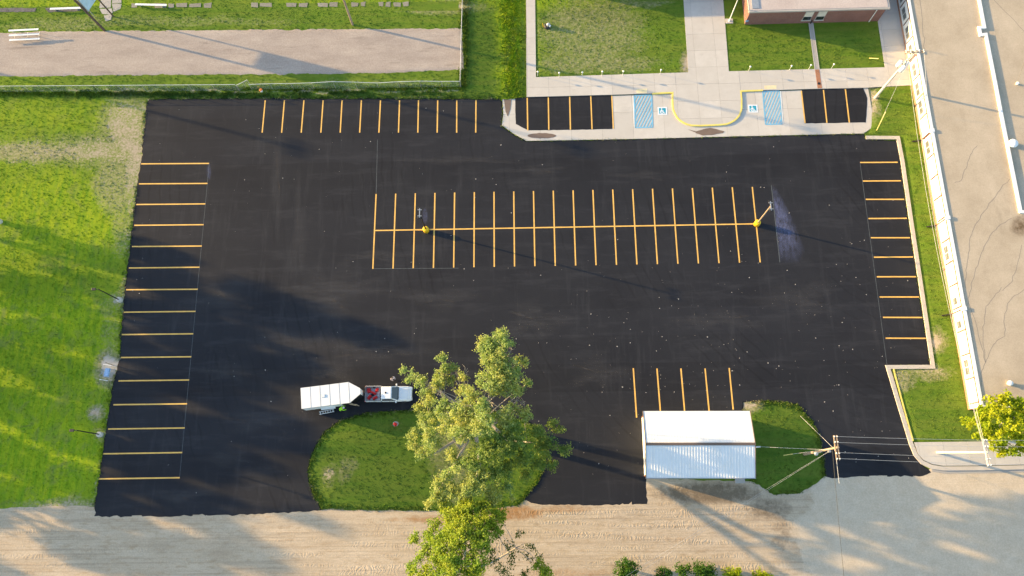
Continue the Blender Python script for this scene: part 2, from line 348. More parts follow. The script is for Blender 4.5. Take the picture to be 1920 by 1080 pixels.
def vnoise(x, y, s):                                 # cheap smooth value noise
    r = np.zeros(np.asarray(x).shape)
    for k, (a, b, p) in enumerate([(1, .3, 0), (-.4, 1.1, 1.7), (.8, -.9, 3.1), (1.9, 1.3, .6), (-2.1, 1.7, 2.2), (3.3, -2.4, 4.0), (-3.9, -3.1, 5.1)]):
        r += np.sin((a*x+b*y)*s+p+1.3*np.sin((b*x-a*y)*s*.7+k))/(1+.35*k)
    return r/4.0
LAWN = [(994,-80),(1004,150),(1700,140),(1636,165),(1630,215),(1628,256),(1690,256),(1752,690),(1668,690),(1715,832),(2000,832),(2100,-80)]
ISLE1 = [(578,880),(584,850),(606,812),(640,786),(690,773),(770,768),(860,766),(940,772),(1000,795),(1028,835),(1024,875),(1008,908),(985,934),(960,950),(880,957),(780,958),(680,957),(610,952),(590,925)]
ISLE2 = [(1395,760),(1440,751),(1495,759),(1526,792),(1541,832),(1546,865),(1545,900),(1500,925),(1450,930),(1412,905),(1390,780)]
LOT = [(281,187),(500,186),(720,186),(940,187),(942,215),(939,236),(960,252),(986,266),(1200,262),(1400,257),(1620,252),(1622,262),(1682,264),(1700,400),(1722,545),(1743,684),(1662,687),(1680,752),(1704,832),(1713,855),(1726,870),(1746,886),(1730,893),(1640,893),(1560,896),(1548,893),
       (1545,860),(1540,830),(1525,790),(1495,757),(1440,750),(1392,753),(1388,784),(1300,784),(1203,784),(1206,840),(1210,900),(1213,945),(1190,946),(1100,947),(1010,946),(983,936),
       (1008,908),(1024,875),(1028,835),(1000,795),(940,772),(860,766),(770,768),(690,773),(640,786),(606,812),(584,850),(576,885),(584,925),(602,957),(500,963),(400,966),(290,968),(178,968),
       (180,940),(187,897),(200,806),(213,720),(226,672),(228,626),(236,540),(243,480),(252,400),(259,345),(266,300),(272,240),(275,200)]
DIRT = [(120,955,70,5,.5),(238,244,40,52,.66),(205,282,100,24,.58),(250,305,22,50,.68),(248,270,12,30,.75),(244,365,9,50,.52),(238,430,6,50,.45),(266,212,9,22,.6),(90,280,120,18,.42),(205,690,15,24,1.),(181,771,9,9,.9),(60,302,50,7,.35),(1290,120,6,14,1.),(1402,762,18,8,1.),(640,968,120,8,.6),(120,948,60,9,.7),(620,890,9,14,.6),
        (1634,190,9,26,.7),(1625,168,8,8,.6),(830,14,60,8,.7),(1758,640,12,16,.8),(1690,710,12,22,.45),(1750,695,30,8,.5),(222,562,10,9,.6),(188,816,9,9,.6),(740,795,9,8,.35)]
GREYP = [(205,690,24,34,1.),(222,562,16,14,.9),(188,816,14,14,.9),(245,185,22,12,.8)]
DRY = [(225,300,50,70,.55),(150,285,110,22,.5),(60,288,140,18,.7),(215,350,40,60,.6),(225,430,25,60,.45),(1110,60,110,70,.50),(1120,120,130,22,.52),(1690,715,28,26,.65),(1740,700,40,18,.6),(850,860,45,95,.55),(640,155,260,6,.35),(300,40,300,12,.38),(100,48,120,10,.42),(1440,150,400,30,.15),(240,560,18,40,.6),(205,620,20,80,.35),(1205,8,60,8,.5),(650,880,22,26,.5)]
DARK_AND_SHADE = [(730,870,160,95,.40),(1470,840,90,90,.35),(60,520,130,40,.25),(60,690,110,60,.2),(905,90,40,110,.35),(500,180,450,6,.75),(1470,890,80,50,.35),(1160,30,120,24,.12)]  # dark turf, plus tree shade painted over the two islands
LUSH = [(90,420,190,110,.85),(60,640,180,200,1.),(70,860,150,120,1.),(100,210,200,40,.55),(80,6,260,16,.7),(800,5,300,14,.6),(955,90,26,150,1.),(20,560,120,420,.6)]
TREEPATCH = [(690,930,50,28,.3)]
def ground_attr(X, Y):
    x, y = PX(np.stack([X, Y, 0*X], 1)); x = x + 9*vnoise(X, Y, .45) + 6*vnoise(Y, X, 1.5); y = y + 7*vnoise(Y, X, .5) + 5*vnoise(X, Y, 1.7)
    out = dict(dirt=ell(x, y, DIRT), dry=np.maximum(ell(x, y, DRY), .8*ell(x, y, [(a, b, c*1.5+4, d*1.5+4, e) for a, b, c, d, e in DIRT])), dark=ell(x, y, DARK_AND_SHADE), lush=ell(x, y, LUSH), grey=ell(x, y, GREYP))
    fen = smooth(1.4-np.abs(y-171-(x<480)*-1)/3.2)*((x < 866) & (x > -60))*.62
    out['dirt'] = np.maximum(out['dirt'], fen)
    out['dirt'] = np.maximum(out['dirt'], .42*smooth(1.6-segdist(x, y, LOT)/4.0))
    return out
def ground_z(X, Y):
    x, y = PX(np.stack([X, Y, 0*X], 1))
    z = .012*vnoise(X, Y, .35)
    d = segdist(x, y, LAWN); z += .155*smooth(d/9)*inpoly(x, y, LAWN)
    for I in (ISLE1, ISLE2):
        d = segdist(x, y, I); z += .16*smooth(d/45)*inpoly(x, y, I)+.05*smooth(d/6)*inpoly(x, y, I)
    return z
xs = np.arange(-86, 86.01, .5); ys = np.arange(-20, 92.01, .5)
gx, gy = np.meshgrid(xs, ys); X, Y = gx.ravel(), gy.ravel()
nx = len(xs); i, j = np.meshgrid(np.arange(nx-1), np.arange(len(ys)-1)); a = (j*nx+i).ravel()
F = np.stack([a, a+1, a+nx+1, a+nx], 1)
# a wide skirt carries the same sheet to the horizon
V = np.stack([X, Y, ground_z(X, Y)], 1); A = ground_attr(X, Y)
nb = len(V); ring = []
border = list(range(nx)) + [k*nx+nx-1 for k in range(1, len(ys))] + [(len(ys)-1)*nx+k for k in range(nx-2, -1, -1)] + [k*nx for k in range(len(ys)-2, 0, -1)]
c = np.array([0, 36.]); EV = []; EF = []
for q in border:
    d = V[q, :2]-c; d = d/np.abs(d).max(); EV.append([c[0]+d[0]*900, c[1]+d[1]*900, 0])
for q in range(len(border)):
    q2 = (q+1) % len(border); EF.append([border[q2], border[q], nb+q, nb+q2])
V = np.vstack([V, EV]); F = np.vstack([F, EF])
for k in A: A[k] = np.concatenate([A[k], np.zeros(len(EV))])
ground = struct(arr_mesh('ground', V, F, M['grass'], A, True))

# ---- dirt road along the lower edge of the picture, paved towards the right
def strip_grid(name, mat, x0, x1, y0, y1, step, zf, attrs):
    xs = np.arange(x0, x1+.01, step); ys = np.arange(y0, y1+.01, step); gx, gy = np.meshgrid(xs, ys); X, Y = gx.ravel(), gy.ravel(); nx = len(xs)
    i, j = np.meshgrid(np.arange(nx-1), np.arange(len(ys)-1)); a = (j*nx+i).ravel(); F = np.stack([a, a+1, a+nx+1, a+nx], 1)
    return struct(arr_mesh(name, np.stack([X, Y, zf(X, Y)], 1), F, mat, attrs(X, Y), True))
ROADP = [(-900,962),(0,954),(100,950),(178,950),(182,962),(605,955),(700,957),(860,958),(975,948),(985,936),(1205,940),(1212,896),(1420,905),(1450,928),(1500,925),(1548,893),(1750,880),(1990,872),(2900,870),(2900,1092),(1990,1092),(1500,1084),(1340,1084),(1180,1080),(1040,1090),(760,1110),(-900,1110)]
def road_z(X, Y):
    x, y = PX(np.stack([X, Y, 0*X], 1)); x = x+3*vnoise(X, Y, 2.1); y = y+3*vnoise(Y, X, 1.9)
    d = segdist(x, y, ROADP); s = np.where(inpoly(x, y, ROADP), d, -d)
    return np.clip(s*.012, -.25, .035)+.008*vnoise(X, Y, .6)+.012
def road_attr(X, Y):
    x, y = PX(np.stack([X, Y, 0*X], 1))
    o = ell(x, y, [(850,974,130,10,.62),(965,962,60,16,.7),(1060,955,60,10,.55),(330,945,180,10,.35),(1060,1075,120,12,.5),(1280,940,50,26,.3),(1230,1010,120,10,.35)])
    p = smooth((x-1440-70*vnoise(X, Y, .22)-30*vnoise(Y, X, .9))/110)*smooth((y-870)/8)
    mud = ell(x, y, [(1330,925,105,22,.95),(1440,955,50,24,.75),(1465,1000,22,40,.6),(1280,1058,40,6,.4),(1180,1062,60,8,.5)])
    return dict(orange=o, paved=p, mud=mud)
strip_grid('dirt_road', M['road'], -140, 140, -24, 9, .35, road_z, road_attr)
# ---- gravel running strip behind the fence
TRK = [(-400,66),(0,62),(60,60),(430,57),(640,55),(866,54),(870,130),(720,136),(500,139),(250,140),(0,143),(-400,146)]
def trk_z(X, Y):
    x, y = PX(np.stack([X, Y, 0*X], 1)); x = x+2.5*vnoise(X, Y, 2.3); y = y+2.5*vnoise(Y, X, 2.1)
    d = segdist(x, y, TRK); s = np.where(inpoly(x, y, TRK), d, -d); return np.clip(s*.02, -.25, .03)+.014
strip_grid('gravel_track', M['track'], -110, -7, 57, 74, .4, trk_z, lambda X, Y: {})

# ---- asphalt lot: one raised mat with ragged edges
def ragged(poly, step=.5, amp=.06, z=0.0):
    P = [G(*p) for p in poly]; out = []; n = len(P)
    for i in range(n):
        a, b = P[i], P[(i+1) % n]; L = (b-a).length; k = max(1, int(L/step))
        for q in range(k):
            p = a.lerp(b, q/k); e = amp*(mnoise.noise(p*1.7)+.6*mnoise.noise(p*4.1)); nrm = Vector((-(b-a).y, (b-a).x, 0)).normalized()
            out.append(p+nrm*e)
    return out
lot = struct(MB().prism(ragged(LOT, .45, .20), -.15, .05).build('parking_lot', M['asphalt']))
LP = ragged(LOT, .45, .20)                           # crumbled dark lip round the mat
def grow(P, d, amp):
    out = []; n = len(P); a = sum(P[i].x*P[(i+1) % n].y-P[(i+1) % n].x*P[i].y for i in range(n)); sg = 1 if a > 0 else -1
    for i, p in enumerate(P):
        t = P[(i+1) % n]-P[i-1]; nn = Vector((t.y, -t.x, 0)).normalized()*sg; out.append(p+nn*(d+amp*mnoise.noise(p*2.9)))
    return out
M['lip'] = simple('asphalt_crumbs', (.010, .010, .012), .9, .4, 5, 0, .2, .6)
lipq = grow(LP, .20, .22); vs = []; n_ = len(LP)
for p, q in zip(LP, lipq): vs += [(p.x, p.y, .046), (q.x, q.y, -.03)]
MB().add(vs, [(2*i, 2*i+1, 2*((i+1) % n_)+1, 2*((i+1) % n_)) for i in range(n_)]).build('edge_lip', M['lip'], lot)
ZL = .054
def strip(a, b, w, z, name, mat, parent):
    a, b = Vector(a), Vector(b); a.z = b.z = 0; d = (b-a).normalized(); n = Vector((-d.y, d.x, 0))*(w/2); k = max(1, int((b-a).length/1.2)); mb = MB(); vs = []
    for q in range(k+1):
        p = a.lerp(b, q/k); e = 1+.10*mnoise.noise(p*3.3); vs += [(p.x+n.x*e, p.y+n.y*e, z), (p.x-n.x*e, p.y-n.y*e, z)]
    mb.add(vs, [(2*q, 2*q+1, 2*q+3, 2*q+2) for q in range(k)]); return mb.build(name, mat, parent)
LW = .175
# centre block: twenty cross lines and one spine
B0, S9 = Vector((-21.066, 42.5035, 0)), 2.743
for k in range(20):
    a = B0+Vector((k*S9, 0, 0)); strip(a, a-Vector((0, 10.95, 0)), LW, ZL, 'stall_line', M['line'], lot)
strip(G(703,432.5), G(1413,420), LW, ZL+.004, 'stall_line', M['line'], lot)
# left row
lend = [(1060,150),(1045,300),(1023,455),(1008,611),(992,770),(968,931)]
lpx = [(265,307.5),(261,345),(256,383.7),(252,422.7),(248,462.5),(242,502.7),(237,543.5),(232.5,585.5),(229,627.5),(227,670.5),(222.5,714.3),(213,759),(203,804.5),(194,851),(186,898)]
rpx = [(392.2,306.7),(389.2,344.2),(385.2,382.5),(382,421.5),(378.5,461.5),(374.2,501.2),(371,542.5),(367,584),(362.7,626),(359,669),(355,712.5),(351,757.2),(346.7,802.5),(342,848.5),(337.2,895.7)]
for a, b in zip(lpx, rpx): strip(G(*a), G(*b), LW, ZL, 'stall_line', M['line'], lot)
# right row
for a, b in [((1612.5,305),(1683,304.5)),((1617.7,339.7),(1689,339.2)),((1623,374),(1695,374)),((1628,410),(1700,409.5)),((1632.5,446),(1706,446)),((1638.2,482.5),(1711.5,482)),((1643.7,519.2),(1717,519)),((1649,557),(1723,557)),((1655.2,595.2),(1729,595.5)),((1660.2,634.2),(1735.5,634.5))]:
    strip(G(*a), G(*b), LW, ZL, 'stall_line', M['line'], lot)
# top row
for k, xb in enumerate([47,193,340,487,632,778,922,1069,1214,1359,1505,1648]):
    xt = [70,214,360,504,646,791,934,1077,1219,1363,1506,1650][k]
    strip(G(480+xb/4, 249), G(480+xt/4, 188.5), LW, ZL, 'stall_line', M['line'], lot)
# short row by the shed
for a, b in [((1187.3,690.5),(1193.5,783)),((1231.7,691),(1239,783)),((1276.5,691),(1284.5,783)),((1321.8,691),(1330.5,783)),((1367,690),(1374.5,768))]:
    strip(G(*a), G(*b), LW, ZL, 'stall_line', M['line'], lot)
# faint layout chalk
M['chalk'] = simple('layout_chalk', (.085, .10, .105), .95, .3, 3)
for a, b, w in [((708,262),(705.5,362),.06),((392.5,307),(337,896),.05),((1612,303),(1663,686),.06),((1446,348),(1462,492),.09),((699,504),(860,503),.06)]:
    strip(G(*a), G(*b), w, ZL-.002, 'chalk_line', M['chalk'], lot)
def decal(name, mat, pts, z, parent, centre=None, inner=.25):           # fan of rings, cover 1 inside and 0 at the rim
    P = [G(*p) for p in pts]; c = G(*centre) if centre else sum(P, Vector())/len(P); V, C = [], []; n = len(P)
    for f, cv in ((0, 1), (inner, 1), (.65, .6), (1, 0)):
        for p in P: q = c.lerp(p, f); V.append((q.x, q.y, z)); C.append(cv)
    F = [(r*n+k, r*n+(k+1) % n, (r+1)*n+(k+1) % n, (r+1)*n+k) for r in range(3) for k in range(n)]
    o = arr_mesh(name, V, F, mat, {'cover': C}); o.parent = parent; return o
M['bluechalk'] = mat_decal('blue_chalk_dust', (.30, .34, .60), .40, 2.2, (1, .35, 1)); M['bluefaint'] = mat_decal('faint_blue_chalk', (.28, .32, .58), .22, 2.5); M['dust'] = mat_decal('pale_dust', (.26, .245, .235), .10, 1.3, (.22, 1.6, 1)); M['tar'] = mat_decal('fresh_sealer', (.012, .012, .013), .75, .5)
decal('chalk_smear', M['bluechalk'], [(1447,345),(1455,350),(1475,385),(1492,420),(1510,470),(1500,495),(1463,496),(1455,430)], ZL+.004, lot, (1455,400), .3)
for x, y, rx, ry in [(392,322,4,13),(797,405,5,13)]:
    decal('chalk_smear', M['bluefaint'], [(x+rx*math.cos(t)*1.3, y+ry*math.sin(t)*1.3) for t in np.arange(0, 6.28, .5)], ZL+.004, lot)
for x, y, rx, ry in [(640,540,120,22),(560,640,130,26),(700,660,110,16),(430,700,70,18),(620,560,50,60),(820,560,70,18),(1000,600,60,30),(480,790,90,20),(420,860,60,14),(620,700,60,14),(420,560,60,40),(860,300,110,9),(1010,320,60,8),(560,430,14,90),(520,340,10,90),(1210,330,60,10),(1120,700,60,30),(700,480,80,10),(330,930,60,12),(1500,560,70,30),(1350,600,80,16)]:
    decal('dust_film', M['dust'], [(x+rx*math.cos(t)*(1.1+.5*math.sin(3*t+x)), y+ry*math.sin(t)*(1.1+.5*math.sin(5*t+y))) for t in np.arange(0, 6.28, .25)], ZL+.002, lot)

# ---- concrete: lower apron with handicapped bays, raised walks, curbs
def clip_half(poly, nx_, ny_, c):
    out = []; n = len(poly)
    for i in range(n):
        a, b = poly[i], poly[(i+1) % n]; da, db = a[0]*nx_+a[1]*ny_-c, b[0]*nx_+b[1]*ny_-c
        if da <= 0: out.append(a)
        if (da < 0 < db) or (db < 0 < da): t = da/(da-db); out.append((a[0]+(b[0]-a[0])*t, a[1]+(b[1]-a[1])*t))
    return out
def area(p): return abs(sum(p[i][0]*p[(i+1) % len(p)][1]-p[(i+1) % len(p)][0]*p[i][1] for i in range(len(p))))/2
def slabs(name, poly, z, sx, sy, ox, oy, mat, rot=0, gap=.010, depth=.14, piece='slab'):
    P = [(G(*p).x, G(*p).y) for p in poly]
    base = struct(MB().prism(P, z-depth-.1, z-.03).build(name, M['joint']))
    xs = [p[0] for p in P]; ys = [p[1] for p in P]
    x = min(xs)-((min(xs)-ox) % sx)
    while x < max(xs):
        y = min(ys)-((min(ys)-oy) % sy)
        while y < max(ys):
            q = P
            for h in ((-1, 0, -(x+gap)), (1, 0, x+sx-gap), (0, -1, -(y+gap)), (0, 1, y+sy-gap)):
                if len(q) > 2: q = clip_half(q, *h)
            if len(q) > 2 and area(q) > .15:
                dz = random.uniform(-.004, .004); MB().prism(q, z-.08, z+dz).build(piece, mat, base)
            y += sy
        x += sx
    return base
LOWER = [(942,187),(944,215),(941,235),(962,250),(987,264.5),(1200,260.5),(1400,255.5),(1619,250.5),(1640,236),(1627,165),(1465,171),(1388,173),(1225,178),(1148,180),(986,185)]
apron = slabs('concrete_apron', LOWER, .075, 4.4, 4.55, -2.4, 54.4, M['conc'])
ZA = .084
for poly in ([(966,184),(1147,179.5),(1148,242),(1098,243.5),(990,245),(967,233)], [(1503,169),(1618,166),(1626,185),(1623,230),(1508,232)]):
    o = MB().prism(ragged(poly, .5, .05), .02, ZA+.004).build('asphalt_bay', M['pad'], apron)
ZP = ZA+.009
for a, b in [((988.5,184),(989.5,245)),((1028,182.5),(1029,244)),((1068,181),(1069.5,243.5)),((1107.5,180),(1110,243)),((1147,179.5),(1150,242)),((1502,171),(1509,231.5)),((1543.5,169),(1550,231)),((1584.5,167),(1592,230.5))]:
    strip(G(*a), G(*b), LW, ZP, 'stall_line', M['line'], apron)
def hatch(q, white):
    Q = [G(*p) for p in q]; tl, tr, br, bl = Q
    bil = lambda u, v: (tl.lerp(tr, u)).lerp(bl.lerp(br, u), v)
    z = ZP
    for a, b in ((tl, tr), (tr, br), (br, bl), (bl, tl)): strip(a, b, .15, z, 'hatch_line', M['blue'], apron)
    for k in range(1, 11):                            # diagonals
        s = k/5.5; u0, v0 = max(0, s-1)*1, min(1, s); u1, v1 = min(1, s*1.0), max(0, s-1.0)
        a, b = bil(max(0, (s-1)), min(1, s)), bil(min(1, s), max(0, s-1))
        if (a-b).length > .3: strip(a, b, .15, z-.003, 'hatch_line', M['blue'], apron)
    strip(G(*white[0]), G(*white[1]), .16, z, 'bay_line', M['wline'], apron)
hatch([(1189,179.5),(1221.6,178.6),(1223.4,239),(1191,240)], ((1186.5,180),(1189.5,240)))
hatch([(1429.5,172),(1461,171),(1466,233),(1435,234)], ((1463,171.5),(1467.5,233)))
def symbol(cx, cy, s):
    c = G(cx, cy); th = -.02
    def P(u, v): return Vector((c.x+s*(u*math.cos(th)-v*math.sin(th)), c.y+s*(u*math.sin(th)+v*math.cos(th)), 0))
    def poly(pts, z, name, mat): MB().flat([P(*p) for p in pts], z).build(name, mat, apron)
    poly([(-.64,-.6),(.64,-.6),(.64,.6),(-.64,.6)], ZP, 'symbol_field', M['symw'])
    poly([(-.46,-.43),(.46,-.43),(.46,.43),(-.46,.43)], ZP+.004, 'symbol_panel', M['symb'])
    circ = lambda x, y, r, n=14: [(x+r*math.cos(2*math.pi*k/n), y+r*math.sin(2*math.pi*k/n)) for k in range(n)]
    z = ZP+.008
    poly(circ(-.10, .33, .085), z, 'symbol_head', M['symw'])
    arc = [(-.06+.27*math.cos(t), -.14+.27*math.sin(t)) for t in np.linspace(2.0, 5.9, 14)]; arc2 = [(-.06+.17*math.cos(t), -.14+.17*math.sin(t)) for t in np.linspace(5.9, 2.0, 14)]
    poly(arc+arc2, z, 'symbol_wheel', M['symw'])
    poly([(-.16,.24),(-.04,.24),(-.02,.10),(.17,.10),(.17,.02),(-.01,.02),(.0,-.08),(-.14,-.08)], z, 'symbol_body', M['symw'])
    poly([(-.14,-.08),(.18,-.08),(.28,-.31),(.38,-.28),(.40,-.36),(.24,-.40),(.12,-.16),(-.14,-.16)], z, 'symbol_legs', M['symw'])
symbol(1241.8, 208.5, 1.05); symbol(1411.4, 204.2, 1.05)
decal('wheel_mark', M['dust'], [(1152+60*.2, 195),(1176,192),(1182,215),(1160,220)], ZP, apron)
def blob(name, mat, pts, z, parent, amp=.05): return MB().flat(ragged(pts, .2, amp), z).build(name, mat, parent)
blob('dirt_patch', M['stain'], [(988+28+27*math.cos(t), 255+5*math.sin(t)) for t in np.arange(0, 6.28, .35)], ZP, apron)
blob('dirt_patch', M['stain'], [(1304,247),(1318,243),(1331,240.5),(1345,243),(1358,247),(1355,250),(1335,253.5),(1317,254.5),(1304,250)], ZP, apron)
blob('dirt_patch', M['stain'], [(1289,243),(1304,246.5),(1304,249)], ZP, apron, .01)
blob('dirt_patch', M['stain'], [(945,187),(959,187),(957,205),(952,219),(948,210)], ZP, apron, .03)

ZU = .20
bulb = [(1261,174.7),(1261,190.6),(1262,205.6),(1265,213),(1269,220.6),(1274,226),(1279.7,230),(1287,233.6),(1295.6,236),(1312,236.6),(1327.5,236),(1345,235.3),(1361,233.8),(1369,231),(1376,227),(1381.5,222.5),(1385.6,216.9),(1388.4,210),(1389.8,203.8),(1389.8,188),(1388.4,171.9)]
WALK = [(986,-30),(1003,-30),(1005,146),(1290,137),(1279,-30),(1353,-30),(1366,135),(1658,127.5),(1645,43),(1643,-30),(1690,-30),(1712,161),(1640,164.5),(1626,165.5),(1503,168.3),(1465,169.8),(1430,170.2)]+bulb[::-1]+[(1225,176.3),(1148,178.8),(987.5,183)]
walk = slabs('concrete_walk', WALK, ZU, 3.05, 2.75, .3, 58.6, M['conc'])
# yellow painted curb round the bulb-out
def curb(name, px, w, z0, z1, mat, parent=None, side=1):
    P = [p if isinstance(p, Vector) else G(*p) for p in px]; Lf, Rt = [], []
    for i, p in enumerate(P):
        d = ((P[min(i+1, len(P)-1)]-P[i]).normalized()+(P[i]-P[max(i-1, 0)]).normalized()).normalized(); n = Vector((-d.y, d.x, 0))
        k = 1/max(.5, abs(n.dot(Vector((-(P[min(i+1, len(P)-1)]-P[max(i, 0)]).y, (P[min(i+1, len(P)-1)]-P[i]).x, 0)).normalized())) if i < len(P)-1 else 1)
        Lf.append(p+n*w*.5*k); Rt.append(p-n*w*.5*k)
    mb = MB(); n_ = len(P); vs = []
    for a, b in zip(Lf, Rt): vs += [(a.x, a.y, z0), (b.x, b.y, z0), (b.x, b.y, z1), (a.x, a.y, z1)]
    fs = []
    for i in range(n_-1):
        for k in range(4): k2 = (k+1) % 4; fs.append((4*i+k, 4*i+k2, 4*i+4+k2, 4*i+4+k))
    fs += [(0, 3, 2, 1), (4*n_-4, 4*n_-3, 4*n_-2, 4*n_-1)]
    mb.add(vs, fs); return mb.build(name, mat, parent)
curb('painted_curb', [(1223,176.5)]+bulb+[(1430,170.4)], .22, .0, ZU+.006, M['ycurb'], walk)
for q in ([(1193.4,168.5),(1213,167.7),(1213.3,175.4),(1193.6,176.2)], [(1432.5,162),(1455,161.3),(1455.4,168),(1432.8,168.8)]):
    MB().prism([G(*p) for p in q], ZU-.02, ZU+.012).build('warning_pad', M['pale'], walk)
# brick-lined drain run across the walk, concrete flume through the lawn
flume = struct(MB().prism([G(*p) for p in [(1515.5,44.5),(1523,44.3),(1535,131),(1527,131.3)]], 0, .215).build('drain_flume', M['conc2']))
for sgn in (0, 1):
    a, b = ((1515.5,44.5), (1527,131.3)) if sgn == 0 else ((1523,44.3), (1535,131)); strip(G(*a), G(*b), .12, .23, 'flume_edge', M['conc'], flume)
dr = struct(MB().prism([G(*p) for p in [(1527.2,132),(1535.2,131.7),(1540.5,166.6),(1532,167)]], 0, ZU+.012).build('brick_drain', M['obrick']))
g = G(1534.5, 158); MB().lathe([(.2, 0), (.2, .02)], 10, (g.x, g.y, ZU+.012)).build('drain_hole', M['dark'], dr)
# curbs and walk at the right
cr = struct(curb('concrete_curb', [(1623,258.5),(1683,259),(1691,300),(1707,410),(1729,555),(1748.5,688),(1664,688.5),(1683,752),(1707.5,832),(1716,853),(1728,867),(1746,875.5),(1768,878.5),(1840,878),(2060,873)], .50, -.1, .17, M['curb']))
curb('gutter_pan', [(1746,881),(1768,885),(1840,884.5),(2060,879)], .34, -.1, .07, M['conc2'], cr)
curb('edge_stripe', [(1674.5,692),(1696,773),(1711,827)], .16, .0, .19, M['ycurb'], cr)
sw = slabs('street_walk', [(1713,829.5),(2060,825),(2060,868.5),(1840,873),(1768,873.5),(1747,870.5),(1731,863),(1720,851)], .185, 3.0, 4.2, 48.2, 4.6, M['conc'])
curb('narrow_curb', [(1693,0),(1697,40),(1703,80)], .12, 0, .2, M['conc2'], walk)
# broken stone walk and slabs behind the field
stones = struct(MB().flat([G(*p) for p in [(-40,14),(860,2),(860,20),(-40,26)]], .01).build('stone_walk_bed', M['grass']))
M['tarpath'] = simple('old_tar_path', (.12, .115, .115), .95, .3)
px = 232.0
while px < 790:
    w = random.uniform(12, 26); y0 = 11-(px-232)*.006; q = [(px+random.uniform(0, 2), y0-4+random.uniform(-1, 1.5)), (px+w-2, y0-4+random.uniform(-1.5, 1.5)), (px+w-random.uniform(1.5, 4), y0+4+random.uniform(-1, 1)), (px+random.uniform(0, 3), y0+4+random.uniform(-1.5, 1))]
    if random.random() > .3: MB().prism(ragged(q, .25, .05), 0, random.uniform(.03, .06)).build('flagstone', M['stone'], stones)
    px += w+random.uniform(.5, 2)
for q in ([(192,-12),(209,-12),(208,14),(186,15)], [(211,-12),(227,-12),(228,6),(210,7)], [(210,8),(228,7),(226,17),(213,22)], [(187,17),(209,16),(212,23),(207,28),(192,26)], [(195,29),(210,28),(208,37),(198,40)]):
    MB().prism(ragged(q, .3, .05), 0, random.uniform(.03, .06)).build('flagstone', M['conc2'], stones)
MB().prism(ragged([(-10,16),(40,15),(68,15),(66,22),(0,23)], .3, .1), 0, .035).build('tar_patch', M['tarpath'], stones)
MB().prism(ragged([(85,15),(150,14),(150,21),(90,23)], .3, .1), 0, .035).build('tar_patch', M['tarpath'], stones)
# ================================================================== BUILDINGS
# ---- long school wing on the right
XW, YS, HB = 55.08, 11.65, 3.05
lb = empty('school_wing', (XW, YS, 0), 0, 'long low school wing with white panelled wall and flat tan gravel roof', 'building')
YN = 95.0-YS
MB().box(.05, 52, 0, YN, -.2, HB-.12).build('wall', M['wpaint'], lb)
MB().box(-.06, .05, -.08, YN, -.2, .62).build('brick_base', M['obrick'], lb); MB().box(.06, 52, -.09, 0, -.2, HB-.3).build('end_wall', M['brick'], lb)
MB().box(.20, 51.9, .12, YN, HB-.10, HB).build('roof', M['roofgravel'], lb)
MB().box(-.02, .24, -.14, YN, HB-.22, HB+.10).build('roof_edge', M['white'], lb); MB().box(.24, 52, -.14, .10, HB-.22, HB+.10).build('roof_edge', M['white'], lb)
MB().box(-.05, .03, -.15, YN, HB-.42, HB-.22).build('fascia', M['trim'], lb); MB().box(-.05, .04, -.03, YN, .62, .72).build('sill_band', M['wpaint'], lb)
yb = G(1758.3, 415.8, .75).y-YS; BAY = 3.05; k0 = -int(yb/BAY)
for k in range(k0-1, 18):
    y0 = yb+k*BAY
    if y0 > 0: MB().box(-.035, .05, y0-.05, y0+.05, .72, HB-.42).build('pilaster', M['trim'], lb)
    if y0 < -.1 or y0+BAY > YN: continue
    pn = MB().box(-.012, .05, y0+.12, y0+BAY-.12, .78, HB-.46).build('wall_panel', M['wpaint'], lb)
    c = y0+BAY*.45+random.uniform(-.1, .1); w = MB().box(-.04, .02, c-.98, c+.98, 1.0, 2.02).build('window', M['wpaint'], lb)
    st = random.choice([0, 0, 1, 1, 2]) if y0 < 44 else 0
    for s in (-1, 1):
        mt = M['wglass'] if (st == 0 or (st == 1 and s < 0)) else M['blind']
        if st == 2: mt = M['blind'] if s > 0 else M['wpaint']
        MB().box(-.055, -.02, c+s*.48-.43, c+s*.48+.43, 1.08, 1.94).build('pane', mt, w)
for px, py in [(1728,92),(1752,240),(1780,403),(1808,573)]:
    y = G(px, py, HB).y-YS-.4
    d = MB().tube([(-.10, y, .35), (-.10, y, HB-.3)], .055, 6).build('downspout', M['trim'], lb)
    MB().box(-.20, .32, y-.26, y+.26, HB-.25, HB+.20).build('scupper_head', M['white'], d, bevel=.04)
    MB().tube([(-.10, y, .35), (-.16, y, .22), (-1.35, y-.18, .26)], .085, 6).build('drain_spout', M['dark'], d)
# parapet wall on the roof
pw = [(1833,-40),(1835,0),(1845,52.6),(1834.8,53),(1837.8,66.7),(1847.4,65.4),(1866,160),(1877.4,220),(1912.6,397.8),(1990,400)]
curb('parapet', [(G(*p, HB)-Vector((XW, YS, 0)))*1.0 for p in pw], .36, HB-.02, HB+.24, M['white'], lb)
def seam(px, w=.05):
    P = [G(*p, HB)-Vector((XW, YS, 0)) for p in px]; out = []
    for i in range(len(P)-1):
        for q in range(6):
            p = P[i].lerp(P[i+1], q/6); out.append(p+Vector((mnoise.noise(p*1.3)*.25, mnoise.noise(p*1.3+Vector((9, 0, 0)))*.25, 0)))
    out.append(P[-1]); mb = MB(); vs = []
    for i, p in enumerate(out):
        d = (out[min(i+1, len(out)-1)]-out[max(0, i-1)]).normalized(); n = Vector((-d.y, d.x, 0))*w/2; vs += [(p.x+n.x, p.y+n.y, HB+.004), (p.x-n.x, p.y-n.y, HB+.004)]
    mb.add(vs, [(2*i, 2*i+1, 2*i+3, 2*i+2) for i in range(len(out)-1)]); mb.build('roof_seam', M['seam'], lb)
